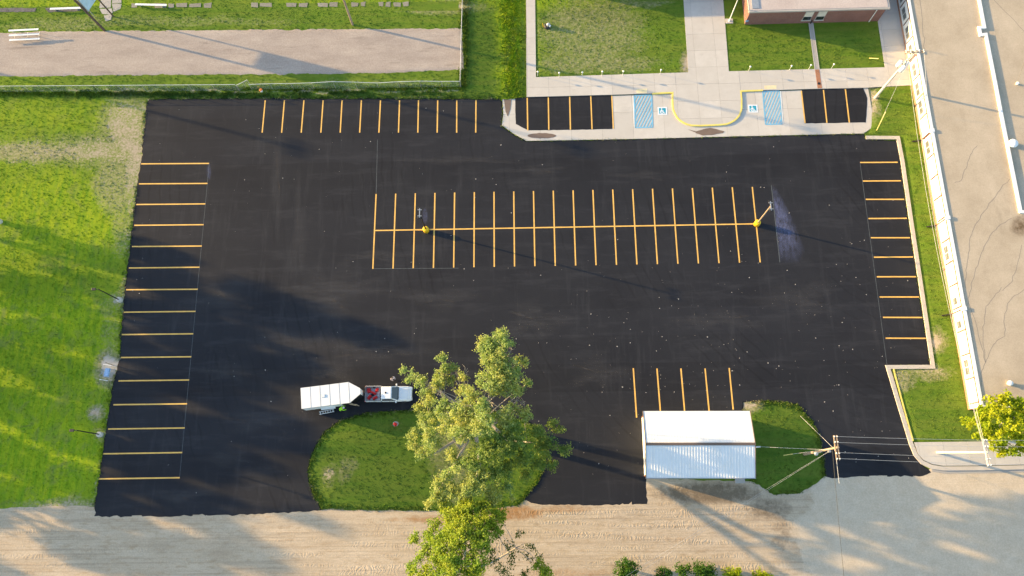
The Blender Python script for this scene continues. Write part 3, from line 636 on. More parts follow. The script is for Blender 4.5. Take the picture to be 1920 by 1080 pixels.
for s in ([(1862,0),(1920,57),(1960,100)], [(1831,272),(1820,290),(1808,320),(1802,338),(1790,343)], [(1893,335),(1860,375),(1830,420),(1818,450),(1813,500),(1810,540)], [(1896,408),(1860,435),(1840,475),(1825,520),(1815,560)],
          [(1878,540),(1850,575),(1842,620),(1848,680),(1838,705),(1836,740)], [(1920,545),(1895,560),(1884,590),(1884,630),(1862,645),(1848,680)], [(1917,460),(1905,505),(1895,530),(1880,545)], [(1815,560),(1832,620),(1848,680)], [(1726,0),(1731,60),(1734,100)]): seam(s)
def decal3(name, mat, pts, z, parent):
    P = [G(*p, z)-Vector((XW, YS, 0)) for p in pts]; c = sum(P, Vector())/len(P); n = len(P); V, C = [], []
    for f, cv in ((0, 1), (.3, 1), (.65, .6), (1, 0)):
        for p in P: q = c.lerp(p, f); V.append((q.x, q.y, z+.006)); C.append(cv)
    o = arr_mesh(name, V, [(r*n+k, r*n+(k+1) % n, (r+1)*n+(k+1) % n, (r+1)*n+k) for r in range(3) for k in range(n)], mat, {'cover': C}); o.parent = parent
M['rust'] = mat_decal('brown_roof_stain', (.16, .10, .05), .8, .8)
decal3('roof_stain', M['rust'], [(1912+22*math.cos(t), 425+26*math.sin(t)) for t in np.arange(0, 6.28, .5)], HB, lb)
def vent(px, py, r, h, label):
    p = G(px, py, HB+.1); t = empty('roof_vent', (p.x, p.y, HB), 0, label, 'vent')
    MB().lathe([(r*.7, 0), (r*.7, h*.5)], 12).build('stack', M['white'], t, True); MB().lathe([(r*.75, h*.48), (r, h*.55), (r*.95, h*.8), (r*.6, h*.97), (.03, h)], 14).build('cap', M['white'], t, True)
vent(1897, 271, .62, .75, 'large white domed vent beside the parapet on the tan roof')
vent(1892, 719, .34, .55, 'small white vent on the tan roof above the bright green tree')
vent(1907, 157, .22, .40, 'smallest white pipe vent near the upper right corner of the tan roof')
tag(MB().tube([G(1907, 155, HB+.5), G(1920, 118, HB+.9), G(1940, 70, HB+1)], .02, 4).build('vent_cable', M['seam']), 'thin brown cable running up from the smallest roof vent', 'cable')

# ---- brick wing at the top, and the main block it grows from (its wall stands just above the picture)
HBr = 3.5
A, B = G(1395.8, 47.5), G(1645, 41); d = (B-A); ang = math.atan2(d.y, d.x); Lb = d.length
bb = empty('brick_building', A, ang, 'red brick block with pink gravel roof and two small windows', 'building')
MB().box(0, Lb, 0, 22, -.2, HBr-.25).build('wall', M['brick'], bb)
MB().box(-.28, Lb+.28, -.28, 22.2, HBr-.25, HBr).build('roof_edge', M['conc2'], bb)
MB().box(-.02, Lb+.02, -.02, 22, HBr-.04, HBr+.03).build('roof', M['pinkgravel'], bb)
MB().box(.2, 1.2, .3, 6, HBr+.03, HBr+.10).build('roof_hatch', M['grey'], bb)
def wall_pt(px, py):                                 # point on the south wall of the brick block
    dvec = FW*FPX+RT*(px-960)-UP*(py-540); o = Vector((0, 0, CAMH)); n = Vector((-math.sin(ang), math.cos(ang), 0)); t = (A-o).dot(n)/dvec.dot(n); p = o+dvec*t-A
    return p.dot(Vector((math.cos(ang), math.sin(ang), 0))), p.z
for (x0, y0), (x1, y1) in (((1504.5,37.5),(1526.5,21.5)), ((1528.5,37),(1551,20.5))):
    u0, z0 = wall_pt(x0, y0); u1, z1 = wall_pt(x1, y1); uc = (u0+u1)/2; z0 = max(.5, z0); z1 = min(2.9, max(z1, z0+1.2))
    w = MB().box(uc-.62, uc+.62, -.05, .05, z0, z1).build('window', M['conc2'], bb); zm = z0+(z1-z0)*.42
    MB().box(uc-.54, uc+.54, -.08, -.045, z0+.08, zm).build('pane', M['glass'], w); MB().box(uc-.54, uc+.54, -.085, -.045, zm+.02, z1-.06).build('blind', M['blind'], w)
    MB().box(uc-.72, uc+.72, -.14, .02, z0-.10, z0-.01).build('sill', M['conc'], w)
u0, _ = wall_pt(1629, 40); MB().tube([(u0, -.08, .1), (u0, -.08, HBr-.5)], .06, 6).build('downspout', M['white'], bb)
u0, _ = wall_pt(1403, 34); MB().box(u0-.25, u0+.2, -.05, .02, .9, 1.25).build('wall_plate', M['bluebox'], bb)
u0, _ = wall_pt(1519, 43); MB().tube([(u0, -.14, .25), (u0, -.14, .9)], .09, 6).build('drain_outlet', M['dark'], bb)
C0 = G(1058, -16)
mb_ = empty('main_block', C0, 0, 'brick school main block just above the picture, shading the lawn', 'building')
MB().box(0, 60, 0, 14, -.2, 3.25).build('wall', M['brick'], mb_); MB().box(-.25, 60.2, -.25, 14.2, 3.25, 3.5).build('roof', M['conc2'], mb_)

# ---- white metal shed
SW_, SE_, NW_, NE_ = G(1208,893.3), G(1397.6,893.4), G(1201.8,782.5), G(1386.4,781.2)
d = SE_-SW_; ang = math.atan2(d.y, d.x); Ls = ((SE_-SW_).length+(NE_-NW_).length)/2; Ws = ((NW_-SW_).length+(NE_-SE_).length)/2
sh = empty('metal_shed', SW_, ang, 'white metal shed with ribbed gable roof beside the utility pole', 'shed')
He, Hr = 3.55, 4.5
wl = MB(); wl.add([(0,0,-.2),(Ls,0,-.2),(Ls,Ws,-.2),(0,Ws,-.2),(0,0,He),(Ls,0,He),(Ls,Ws,He),(0,Ws,He),(0,Ws/2,Hr-.06),(Ls,Ws/2,Hr-.06)], [(0,1,5,4),(2,3,7,6),(0,4,8,7,3),(1,2,6,9,5)])
wl.build('wall', M['white'], sh)
OV = .32
for s in (0, 1):                                     # ribbed roof slopes
    mb = MB(); n = int((Ls+2*OV)/.34); rh = .019 if s == 0 else .006; vs = []; ye, ym = (-OV, Ws/2) if s == 0 else (Ws+OV, Ws/2)
    sl_ = (Hr-He)/(Ws/2); ze = He+.05-OV*sl_; fs = []
    prof = []
    for k in range(n+1):
        x = -OV+k*(Ls+2*OV)/n; prof += [(x, 0), (x+.03, rh), (x+.075, rh), (x+.105, 0)]
    prof = [p for p in prof if p[0] <= Ls+OV]
    for x, dz in prof: vs += [(x, ye, ze+dz), (x, ym, Hr+.05+dz)]
    for i in range(len(prof)-1): fs.append((2*i, 2*i+2, 2*i+3, 2*i+1) if s == 0 else (2*i, 2*i+1, 2*i+3, 2*i+2))
    mb.add(vs, fs).build('roof_slope', M['roofing'], sh)
MB().hexa([(-OV,Ws/2-.24,Hr+.055),(Ls+OV,Ws/2-.24,Hr+.055),(Ls+OV,Ws/2+.1,Hr+.07),(-OV,Ws/2+.1,Hr+.07)], [(-OV,Ws/2-.20,Hr+.10),(Ls+OV,Ws/2-.20,Hr+.10),(Ls+OV,Ws/2+.06,Hr+.13),(-OV,Ws/2+.06,Hr+.13)]).build('ridge_cap', M['stain'], sh)
for x in (-OV-.02, Ls+OV-.06):
    for s in (0, 1):
        ye, ym = (-OV, Ws/2) if s == 0 else (Ws+OV, Ws/2); ze = He+.05-OV*(Hr-He)/(Ws/2)
        MB().hexa([(x,ye,ze-.16),(x+.08,ye,ze-.16),(x+.08,ym,Hr-.1),(x,ym,Hr-.1)], [(x,ye,ze+.05),(x+.08,ye,ze+.05),(x+.08,ym,Hr+.105),(x,ym,Hr+.105)]).build('rake_trim', M['stain'], sh)
MB().box(-OV, Ls+OV, -OV-.07, -OV-.005, He-.18, He).build('eave_trim', M['grey'], sh)
MB().box(-.03, .02, -.03, .12, 0, He-.1).build('corner_trim', M['trim'], sh); MB().box(-.03, .02, Ws-.12, Ws+.03, 0, He-.1).build('corner_trim', M['trim'], sh)
dr_ = MB().box(10.6, 11.6, -.05, .02, .1, 2.2).build('door', M['grey'], sh); MB().box(11.4, 11.5, -.10, -.04, 1.0, 1.1).build('handle', M['dark'], dr_)
pdp = G(1387, 899); st = struct(MB().box(pdp.x-.6, pdp.x+.6, pdp.y-.45, pdp.y+.3, 0, .12).build('door_slab', M['conc2']))
tag(MB().tube([(SE_.x+.35, SE_.y+3.3, 3.4), (SE_.x+1.2, SE_.y+3.35, 3.45)], .09, 6).build('service_mast', M['white']), 'white service connector sticking out of the shed end', 'fitting')

# ================================================================== LOT LIGHTS, POLES AND WIRES
def lot_light(px, py, label, poly_mat):
    t = empty('lot_light', G(px, py)+Vector((0, 0, .05)), 0, label, 'lamp post', 'lot lights on yellow bases')
    MB().lathe([(.40, 0), (.40, .78), (.37, .84), (.30, .88), (.16, .89)], 18).build('base', M['ybase'], t, True)
    MB().tube([(0, 0, .86), (0, 0, 6.55)], [.10, .085], 8).build('pole', poly_mat, t)
    MB().box(-.06, .06, -.62, .62, 6.5, 6.6).build('bracket', M['grey'], t)
    for s in (-1, 1):
        h = MB().box(-.24, .24, s*.62-.16, s*.62+.16, 6.46, 6.58).build('lamp_head', M['dark'], t, bevel=.03); MB().box(-.26, .26, s*.42-.04, s*.42+.04, 6.56, 6.64).build('driver_box', M['grey'], h)
lot_light(799.5, 433, 'black twin-head lot light on yellow base, left end of the middle stalls', M['dark'])
lot_light(1418, 421, 'pale twin-head lot light on yellow base, right end of the middle stalls', M['wood'])
def side_light(px, py, label):
    t = empty('side_light', G(px, py), 0, label, 'lamp post', 'black lot lights along the left lawn')
    MB().lathe([(.34, 0), (.34, .55), (.30, .60)], 14).build('base', M['conc'], t); MB().tube([(0, 0, .55), (0, 0, 5.55)], [.075, .06], 8).build('pole', M['dark'], t)
    MB().tube([(0, 0, 5.5), (-.35, 0, 5.55)], .04, 6).build('arm', M['dark'], t); h = MB().box(-.85, -.3, -.17, .17, 5.5, 5.6).build('lamp_head', M['dark'], t, bevel=.03); MB().box(-.80, -.35, -.14, .14, 5.485, 5.5).build('lens', M['grey'], h)
side_light(226, 563.5, 'black lot light on round concrete base, middle of the left lawn edge')
side_light(189.5, 815, 'black lot light on round concrete base, lowest on the left lawn edge')
side_light(1, 416, 'lot light whose concrete base stands at the left picture border')

def sag(a, b, s, n=14): return [Vector(a).lerp(Vector(b), k/n)+Vector((0, 0, -4*s*(k/n)*(1-k/n))) for k in range(n+1)]
def wire(a, b, s, label, r=.016, mat='wire'): return tag(MB().tube(sag(a, b, s), r, 4).build('power_line', M[mat]), label, 'wire')
def crossarm(t, z, half, ax, mat, off=0, ins=(-.9, -.45, .45, .9)):
    d = Vector((math.cos(ax), math.sin(ax), 0)); n = Vector((-d.y, d.x, 0)); mb = MB(); c = Vector((0, 0, z))+n*off
    def P(u, v, w): q = c+d*u+n*v; return (q.x, q.y, q.z+w)
    mb.hexa([P(-half,-.06,-.06),P(half,-.06,-.06),P(half,.06,-.06),P(-half,.06,-.06)], [P(-half,-.06,.06),P(half,-.06,.06),P(half,.06,.06),P(-half,.06,.06)])
    a = mb.build('crossarm', mat, t)
    for f in ins:
        q = c+d*(f*half); MB().lathe([(.04, .06), (.07, .10), (.05, .15), (.08, .2), (.04, .27)], 8, tuple(q)).build('insulator', M['insul'], a)
    return c
# crossarm pole beside the shed
p1 = G(1507, 852); T1 = Vector((0, 0, 11.0))
up1 = empty('utility_pole', p1, 0, 'weathered utility pole with double crossarm leaning over the driveway by the shed', 'utility pole')
MB().tube([(0, 0, -.3), (0, 0, 11.2)], [.17, .12], 10).build('pole', M['wood'], up1)
crossarm(up1, 10.75, 1.35, math.pi/2, M['wood'], .15); crossarm(up1, 10.75, 1.35, math.pi/2, M['wood'], -.15)
for s in (-1, 1): MB().tube([(0, s*.8, 10.7), (0, 0, 9.9)], .03, 4).build('brace', M['grey'], up1)
la = MB().tube([(0, 0, 6.6), (-.3, -.15, 7.0), (-.9, -.35, 7.1)], .045, 6).build('lamp_arm', M['grey'], up1); MB().lathe([(.22, 0), (.26, .1), (.12, .22)], 10, (-1.0, -.38, 6.95)).build('lamp_head', M['grey'], la, True)
MB().box(-.12, .12, -.35, -.12, 8.2, 8.7).build('junction_box', M['grey'], up1)
# pole at the street walk
p2 = G(1756, 848); lean = Vector((.35, -.75, 0))
up2 = empty('utility_pole', p2, 0, 'pale leaning utility pole on the street walk by the bright green tree', 'utility pole')
MB().tube([(0, 0, -.3), (lean.x, lean.y, 10.4)], [.17, .12], 10).build('pole', M['palepole'], up2)
for z, o_ in ((10.1, .14), (10.1, -.14)):
    c = crossarm(up2, z, 1.5, math.pi/2, M['palepole'], o_)
for ch in list(up2.children):
    if ch.name.startswith('crossarm'): ch.location = (lean.x, lean.y, 0)
# transformer pole beside the school wing
p3 = G(1640, 184)
up3 = empty('transformer_pole', p3, 0, 'pale utility pole carrying three grey transformers beside the white wall', 'utility pole')
lean3 = Vector((.3, .15, 0))
MB().tube([(0, 0, -.3), (lean3.x, lean3.y, 11.6)], [.19, .12], 10).build('pole', M['palepole'], up3)
for a in (0.3, 2.4, 4.5):
    q = Vector((.48*math.cos(a)+.2, .48*math.sin(a)+.1, 7.6)); tr = MB().lathe([(.05, -.02), (.28, 0), (.30, .08), (.30, .92), (.26, 1.0), (.08, 1.06)], 14, tuple(q)).build('transformer', M['white'], up3, True)
    MB().lathe([(.05, 1.0), (.08, 1.06), (.05, 1.14), (.07, 1.2), (.03, 1.3)], 8, tuple(q)).build('bushing', M['insul'], tr)
MB().tube([(.5*math.cos(t)+.2, .5*math.sin(t)+.1, 7.75) for t in np.arange(0, 6.6, .5)], .025, 4).build('mounting_ring', M['dark'], up3)
crossarm(up3, 11.2, 1.25, 0.0, M['wood'], .12); crossarm(up3, 11.2, 1.25, 0.0, M['wood'], -.12)
crossarm(up3, 9.8, 1.0, .8, M['darkwood'])
for ch in list(up3.children):
    if ch.name.startswith('crossarm'): ch.location = (lean3.x, lean3.y, 0)
# overhead wires
t1, t2, t3 = p1+Vector((0, 0, 11.05)), p2+lean+Vector((0, 0, 10.35)), p3+lean3+Vector((0, 0, 11.45))
for k, dy in enumerate((-1.2, -.55, .55, 1.2)):
    wire(t1+Vector((0, dy, 0)), t2+Vector((0, dy*1.1, 0)), .35, ['lowest', 'third', 'second', 'topmost'][k]+' of the four overhead wires crossing the driveway to the street walk pole')
    wire(t2+Vector((0, dy*1.1, 0)), t2+Vector((42, dy*1.1-.3, .2)), .5, ['lowest', 'third', 'second', 'topmost'][k]+' of the four wires leaving the street walk pole to the right')
for k, dx in enumerate((-1.1, -.5, 1.1)):
    wire(t3+Vector((dx, 0, 0)), t2+Vector((-.3, dx, .1)), 1.9, ['left', 'middle', 'right'][k]+' of three long wires above the grass strip along the white wall', .018)
wire(t1+Vector((-.1, -.2, -2.2)), G(1120, 1066, 7.0)+Vector((-6, -6, 0)), .6, 'upper of two wires running from the crossarm pole down left over the road', .010)
wire(t1+Vector((-.1, -.3, -2.5)), G(1120, 1068, 7.0)+Vector((-6, -6.6, -.3)), .6, 'lower of two wires running from the crossarm pole down left over the road', .009)
wire(t1+Vector((0, -.2, -1.6)), G(1580, 1095, 9)+Vector((0, -20, 0)), .5, 'wire dropping from the crossarm pole straight down over the paved road', .022, 'wiredark')
wire(t1+Vector((.2, -.2, -1.2)), t1+Vector((.6, -3.8, -2.4)), .05, 'short jumper wire with fuse below the crossarm', .03)
wire(t1+Vector((-.1, -.1, -2.0)), (SE_.x+1.0, SE_.y+3.35, 3.5), .25, 'twisted service wire from the crossarm pole to the shed end', .018)
wire(t1+Vector((-.1, .1, -1.2)), G(1500, 780)+Vector((0, 0, .1)), 0, 'steel guy wire anchored in the grass beyond the shed', .022)
gm = wire(p1+Vector((-2.6, -.1, .05)), t1+Vector((-.1, 0, -1.8)), 0, 'guy wire left of the crossarm pole', .02)
tag(MB().tube([p1+Vector((-2.6, -.1, .05)), (p1+Vector((-2.6, -.1, .05))).lerp(t1+Vector((-.1, 0, -1.8)), .22)], .05, 6).build('guy_marker', M['guy']), 'yellow and white guy wire sleeve left of the crossarm pole', 'guy marker')
a3 = G(1643, 246); wire(a3, t3+Vector((0, 0, -1.5)), 0, 'guy wire from the grass to the transformer pole top', .018)
tag(MB().tube([a3, a3.lerp(t3, .26)], .05, 6).build('guy_marker', M['guy']), 'yellow guy wire sleeve in the grass below the transformer pole', 'guy marker')
b3 = G(1629, 110.5); tag(MB().tube([b3+Vector((0,0,.2)), G(1647, 110, 1.3)], .05, 6).build('guy_marker', M['guy']), 'yellow marker bar on the lawn below the brick block', 'guy marker')

# ---- tall field poles at the top left (their shadows cross the lot)
def field_pole(base, h, lean, label, mat, r=(.17, .12), lamps=0):
    t = empty('field_pole', base, 0, label, 'pole'); MB().tube([(0, 0, -.3), (lean[0], lean[1], h)], list(r), 8).build('pole', M[mat], t)
    for k in range(lamps):
        z = h-.3-k*.9; c = Vector((lean[0]*z/h, lean[1]*z/h, z)); a = MB().box(c.x-.07, c.x+.07, c.y-1.3, c.y+1.3, z-.07, z+.07).build('lamp_bar', M['grey'], t)
        for y in (-1.1, -.37, .37, 1.1): MB().lathe([(.1, -.18), (.24, -.1), (.24, .02), (.12, .2)], 8, (c.x, c.y+y, z-.25)).build('floodlight', M['grey'], a)
    return t
fpa = G(196, 57); fpb = G(213, 31)
field_pole(fpa, 14.5, (-.4, -.4), 'dark wooden post left of the pale board at the top left', 'darkwood', (.19, .14), 1)
field_pole(fpb, 8.6, (-.1, -.1), 'thinner dark post right of the pale board at the top left', 'darkwood', (.12, .10))
field_pole(G(661, 46), 13.5, (.05, .1), 'brown wooden light pole behind the gravel track', 'wood', (.19, .14), 1)
field_pole(Vector((-104, 70.5, 0)), 14.5, (0, 0), 'wooden light pole standing beyond the left border', 'wood', (.19, .14), 1)
field_pole(Vector((-92, 8, 0)), 9.0, (0, 0), 'wooden pole standing beyond the left border by the road', 'wood', (.17, .12))
sg = empty('score_board', (fpa+fpb)/2, math.atan2((fpb-fpa).y, (fpb-fpa).x), 'pale blue board hung between two dark posts at the top left', 'board')
w = (fpb-fpa).length/2; MB().box(-w, w, -.12, .06, 4.6, 7.2).build('panel', M['board'], sg)
for s in (-1, 1): MB().box(s*w-.06, s*w+.06, -.16, .10, 4.55, 7.25).build('frame', M['grey'], sg)
tag(MB().tube([G(178, 32)+Vector((0, 0, 0)), G(178, 32)+Vector((0, 0, 1.9))], .06, 6).build('pipe_post', M['grey']), 'short grey pipe post beside the pale board', 'post')

# ---- flagpole
fp = G(1366.5, 41); t = empty('flagpole', fp, 0, 'white flagpole on a square concrete pad beside the brick block', 'flagpole')
MB().box(-.55, .55, -.4, .4, 0, .24).build('pad', M['conc'], t); MB().lathe([(.16, .24), (.16, .34), (.09, .4)], 12).build('collar', M['white'], t); MB().tube([(0, 0, .3), (0, 0, 8.5)], [.08, .045], 8).build('pole', M['white'], t); MB().lathe([(.02, 8.5), (.09, 8.58), (.02, 8.68)], 10).build('finial', M['ybase'], t, True)

# ---- lawn lamps
names = ['first', 'second', 'third', 'fourth', 'fifth', 'sixth']
def lawn_lamp(bx, by, hx, hy, label):
    b = G(bx, by, .15)
    t = empty('lawn_lamp', b, 0, label, 'lawn lamp', 'white lamps on stakes along the lawn edge')
    l = Vector((0, 0, 1.15)); MB().tube([(0, 0, 0), l], .022, 5).build('stake', M['white'], t); MB().lathe([(.03, -.05), (.12, 0), (.14, .05), (.09, .11), (.02, .16)], 10, tuple(l)).build('lamp_head', M['white'], t, True)
for k, (x, y) in enumerate([(1008,143),(1048,145),(1091,144),(1128,142.5),(1167,142),(1237,139.5)]): lawn_lamp(x, y, x+1, y-8, names[k]+' white stake lamp from the left along the dry lawn edge')
for k, (x, y) in enumerate([(1403,133.5),(1479.5,132),(1515.5,130.5),(1558,129)]): lawn_lamp(x, y, x+5, y-10, names[k]+' white stake lamp from the left on the lawn below the brick block')

# ---- fences
def fpts(x0, x1, y0, y1, n, wav=None):
    return [(x0+(x1-x0)*k/n, y0+(y1-y0)*k/n) for k in range(n+1)]
def fence2(name, pts, sagz, H, label):
    P = [G(*p) for p in pts]; t = empty(name, P[0], 0, label, 'fence'); O = P[0]; top = []
    for p, dz in zip(P, sagz): top.append(p-O+Vector((0, 0, H+dz)))
    for p, q in zip(P, top): l = p-O; MB().tube([(l.x, l.y, -.1), tuple(q)], .035, 6).build('post', M['grey'], t)
    MB().tube(top, .028, 5).build('top_rail', M['insul'], t)
    for i in range(len(P)-1):
        a, b = P[i]-O, P[i+1]-O; MB().add([(a.x, a.y, .05), (b.x, b.y, .05), tuple(top[i+1]), tuple(top[i])], [(0, 1, 2, 3)]).build('mesh_panel', M['mesh'], t)
fence2('chain_link_fence', fpts(-30, 449, 173.5, 170.5, 11), [0]*12, 1.75, 'straight chain link fence along the left lawn')
fence2('chain_link_fence', [(473,168.5),(512,168),(551,167.5),(590,167),(630,166.5),(670,166),(710,165.5),(750,165),(790,164.5),(830,164),(864,163.5)], [-.1,0,0,.1,.35,.15,-.15,.1,.2,.05,0], 1.6, 'chain link fence with wavy top rail above the top stalls')
fence2('chain_link_fence', [(864.5,163),(865.5,130),(866,97),(867,64),(868,31),(869,-2),(870,-35)], [0,.1,0,.1,0,.05,0], 1.75, 'chain link fence running up the picture between track and green alley')
fence2('chain_link_gate', [(450,170),(462,164.5),(470,160)], [0,0,0], 1.5, 'small open gate leaf between the two fence runs')

# ---- bleacher and benches
bl = empty('bleacher', G(50, 77), .03, 'small white bleacher of three rising planks on the gravel track', 'bleacher')
for k, (z, y) in enumerate([(.42, 0), (.70, .62), (.98, 1.24)]):
    MB().box(-2.35+k*.04, 2.25, y-.14, y+.14, z, z+.05).build('seat_plank', M['white'], bl)
for x in (-1.9, 0, 1.8):
    f = MB().tube([(x, -.1, .02), (x, 1.5, .02)], .03, 5).build('frame', M['grey'], bl)
    for z, y in ((.42, 0), (.70, .62), (.98, 1.24)): MB().tube([(x, y, 0), (x, y, z)], .025, 5).build('upright', M['grey'], f)
MB().tube([(-1.9, 1.3, .9), (0, .1, .05)], .022, 4).build('brace', M['grey'], bl)
def bench(a, b, label):
    A, B = G(*a), G(*b); d = B-A; t = empty('plank_bench', A, math.atan2(d.y, d.x), label, 'bench', 'white plank benches'); L = d.length
    MB().box(0, L, -.16, .16, .42, .47).build('seat', M['white'], t)
    for x in (L*.15, L*.85): MB().box(x-.05, x+.05, -.14, .14, 0, .42).build('leg', M['grey'], t)
bench((97, 20), (155, 18), 'white plank bench on the dark path left of the posts'); bench((256, 11.5), (315, 13), 'white plank bench right of the posts on the stone walk')

# ---- small things
b = G(491, 172); t = empty('bucket', b, 0, 'orange and white bucket standing by the fence above the stalls', 'bucket')
MB().lathe([(.17, 0), (.21, .45)], 14).build('body', M['white'], t, True); MB().lathe([(.225, .38), (.235, .40), (.235, .47), (.20, .48)], 14, (-.02, .03, 0)).build('lid', M['orange'], t, True)
b = G(742, 796, .1); t = empty('fire_hydrant', b, 0, 'red fire hydrant with pale base on the grass island', 'hydrant')
MB().lathe([(.42, -.1), (.42, .04), (.30, .07)], 12).build('base', M['conc2'], t); MB().lathe([(.20, .05), (.20, .12), (.15, .14), (.15, .62), (.21, .64), (.21, .70), (.18, .80), (.09, .90), (.05, .92), (.05, .98)], 14).build('barrel', M['red'], t, True)
for s in (-1, 1): MB().tube([(0, 0, .48), (s*.26, 0, .48)], .075, 8).build('outlet', M['red'], t)
MB().tube([(0, 0, .42), (0, -.28, .42)], .095, 8).build('outlet', M['red'], t)
b = G(206, 700); t = empty('blue_trestle', b, -.1, 'blue steel trestle box on legs on a gravel patch beside the lot', 'trestle')
MB().box(-.28, .28, -.55, .55, .45, .85).build('body', M['bluebox'], t, bevel=.04)
for x in (-.24, .24):
    for y in (-.5, .5): MB().tube([(x*1.5, y*1.15, 0), (x, y, .5)], .04, 5).build('leg', M['grey'], t)
for y in (-.95, 1.05): MB().tube([(-.9, y, .5), (.3, y-.1, .55)], .035, 5).build('rail', M['insul'], t)
MB().tube([(.2, 1.1, 0), (.2, 1.1, 1.9)], .045, 6).build('marker_post', M['wood'], t)
b = G(1026, 50, .15); t = empty('garden_ornament', b, .4, 'small dark and grey garden ornament on the dry lawn', 'ornament')
MB().lathe([(.5, 0), (.55, .15), (.3, .35)], 10).build('bed', M['dark'], t, True); MB().lathe([(.2, .2), (.32, .45), (.26, .7), (.1, .8)], 9, (.15, -.1, 0)).build('stone', M['grey'], t, True); MB().lathe([(.05, .2), (.12, .5), (.16, .62), (.03, .66)], 8, (.25, -.4, 0)).build('bowl', M['white'], t, True); MB().tube([(-.5, .2, 0), (-.65, .3, .8)], .04, 5).build('stake', M['ybase'], t)
# ================================================================== VEHICLES
def wheel(name, r, w, loc, parent):
    o = empty(name, loc); o.parent = parent
    def ring(prof):
        mb = MB(); n = 18; vs = []; fs = []
        for rr, y in prof:
            for k in range(n): a = 2*math.pi*k/n; vs.append((rr*math.cos(a), y, rr*math.sin(a)))
        for i in range(len(prof)-1):
            for k in range(n): k2 = (k+1) % n; fs.append((i*n+k, (i+1)*n+k, (i+1)*n+k2, i*n+k2))
        return mb.add(vs, fs+[tuple(range(n)), tuple(range((len(prof)-1)*n, len(prof)*n))[::-1]])
    ring([(r*.6, -w/2), (r*.93, -w/2), (r, -w/3), (r, w/3), (r*.93, w/2), (r*.6, w/2)]).build('tyre', M['rubber'], o, True)
    ring([(r*.58, -w/2-.012), (r*.58, w/2+.012)]).build('rim', M['chrome'], o)
def loft(secs, parent, name, mat, smooth_=False, bevel=0):          # list of (x, [(y,z)...]) rings
    mb = MB(); n = len(secs[0][1]); vs = [(x, y, z) for x, r in secs for y, z in r]; fs = []
    for i in range(len(secs)-1):
        for k in range(n): k2 = (k+1) % n; fs.append((i*n+k, i*n+k2, (i+1)*n+k2, (i+1)*n+k))
    fs += [tuple(range(n))[::-1], tuple(range((len(secs)-1)*n, len(secs)*n))]
    mb.add(vs, fs); return mb.build(name, mat, parent, smooth_, bevel)
pk0, pk1 = G(685, 739, .9), G(773, 738, .9); dv = pk1-pk0
pc = (pk0+pk1)/2; pk = empty('pickup_truck', (pc.x, pc.y, .05), math.atan2(dv.y, dv.x), 'white pickup truck with red cargo in its bed, half under the tree', 'pickup truck')
def sec(w, z0, z1, t=.9): return [(-w, z0), (w, z0), (w*1.0, z0+(z1-z0)*.55), (w*t, z1), (-w*t, z1), (-w, z0+(z1-z0)*.55)]
loft([(-.92, sec(.98, .42, 1.22, .95)), (.5, sec(.98, .42, 1.22, .95)), (1.0, sec(.98, .42, 1.24, .93)), (1.6, sec(.97, .42, 1.22, .88)), (2.5, sec(.95, .42, 1.14, .85)), (2.85, sec(.88, .45, 1.02, .85)), (2.97, sec(.80, .5, .9, .9))], pk, 'body', M['carpaint'], bevel=.09)
for s in (-1, 1): MB().box(-2.95, -.92, s*.98-(.1 if s > 0 else 0), s*.98+(.1 if s < 0 else 0), .45, 1.32).build('bed_side', M['carpaint'], pk, bevel=.03)
MB().box(-2.95, -.92, -.90, .90, .45, .72).build('bed_floor', M['grey'], pk); MB().box(-1.02, -.93, -.90, .90, .72, 1.34).build('bed_head', M['carpaint'], pk)
tg = MB().box(-3.0, -2.92, -.90, .90, .5, 1.30).build('tailgate', M['carpaint'], pk, bevel=.02); MB().box(-3.02, -2.99, -.12, .12, 1.05, 1.13).build('handle', M['dark'], tg)
for s in (-1, 1): MB().box(-2.93, -.95, s*.92-.025, s*.92+.025, 1.32, 1.345).build('bed_rail', M['dark'], pk)
MB().box(-1.0, -.93, -.9, .9, 1.345, 1.37).build('bed_rail', M['dark'], pk); MB().box(-2.98, -2.90, -.9, .9, 1.305, 1.33).build('bed_rail', M['dark'], pk)
cabsec = lambda w, z: [(-w, 1.18), (w, 1.18), (w*.86, z), (-w*.86, z)]
mb = MB(); mb.hexa([(-.90,-.94,1.18),(1.25,-.94,1.18),(1.25,.94,1.18),(-.90,.94,1.18)], [(-.78,-.78,1.90),(.50,-.76,1.90),(.50,.76,1.90),(-.78,.78,1.90)]); cab = mb.build('cab', M['carpaint'], pk, bevel=.09)
def quad_on(a, b, c, d_, off, name, mat, parent):
    a, b, c, d_ = map(Vector, (a, b, c, d_)); n = (b-a).cross(d_-a).normalized()*off
    MB().hexa([a, b, c, d_], [a+n, b+n, c+n, d_+n]).build(name, mat, parent)
quad_on((1.22,-.84,1.25),(1.22,.84,1.25),(.56,.70,1.86),(.56,-.70,1.86), .02, 'windshield', M['glass'], pk)
quad_on((-.895,.78,1.28),(-.895,-.78,1.28),(-.80,-.68,1.82),(-.80,.68,1.82), .02, 'rear_window', M['glass'], pk)
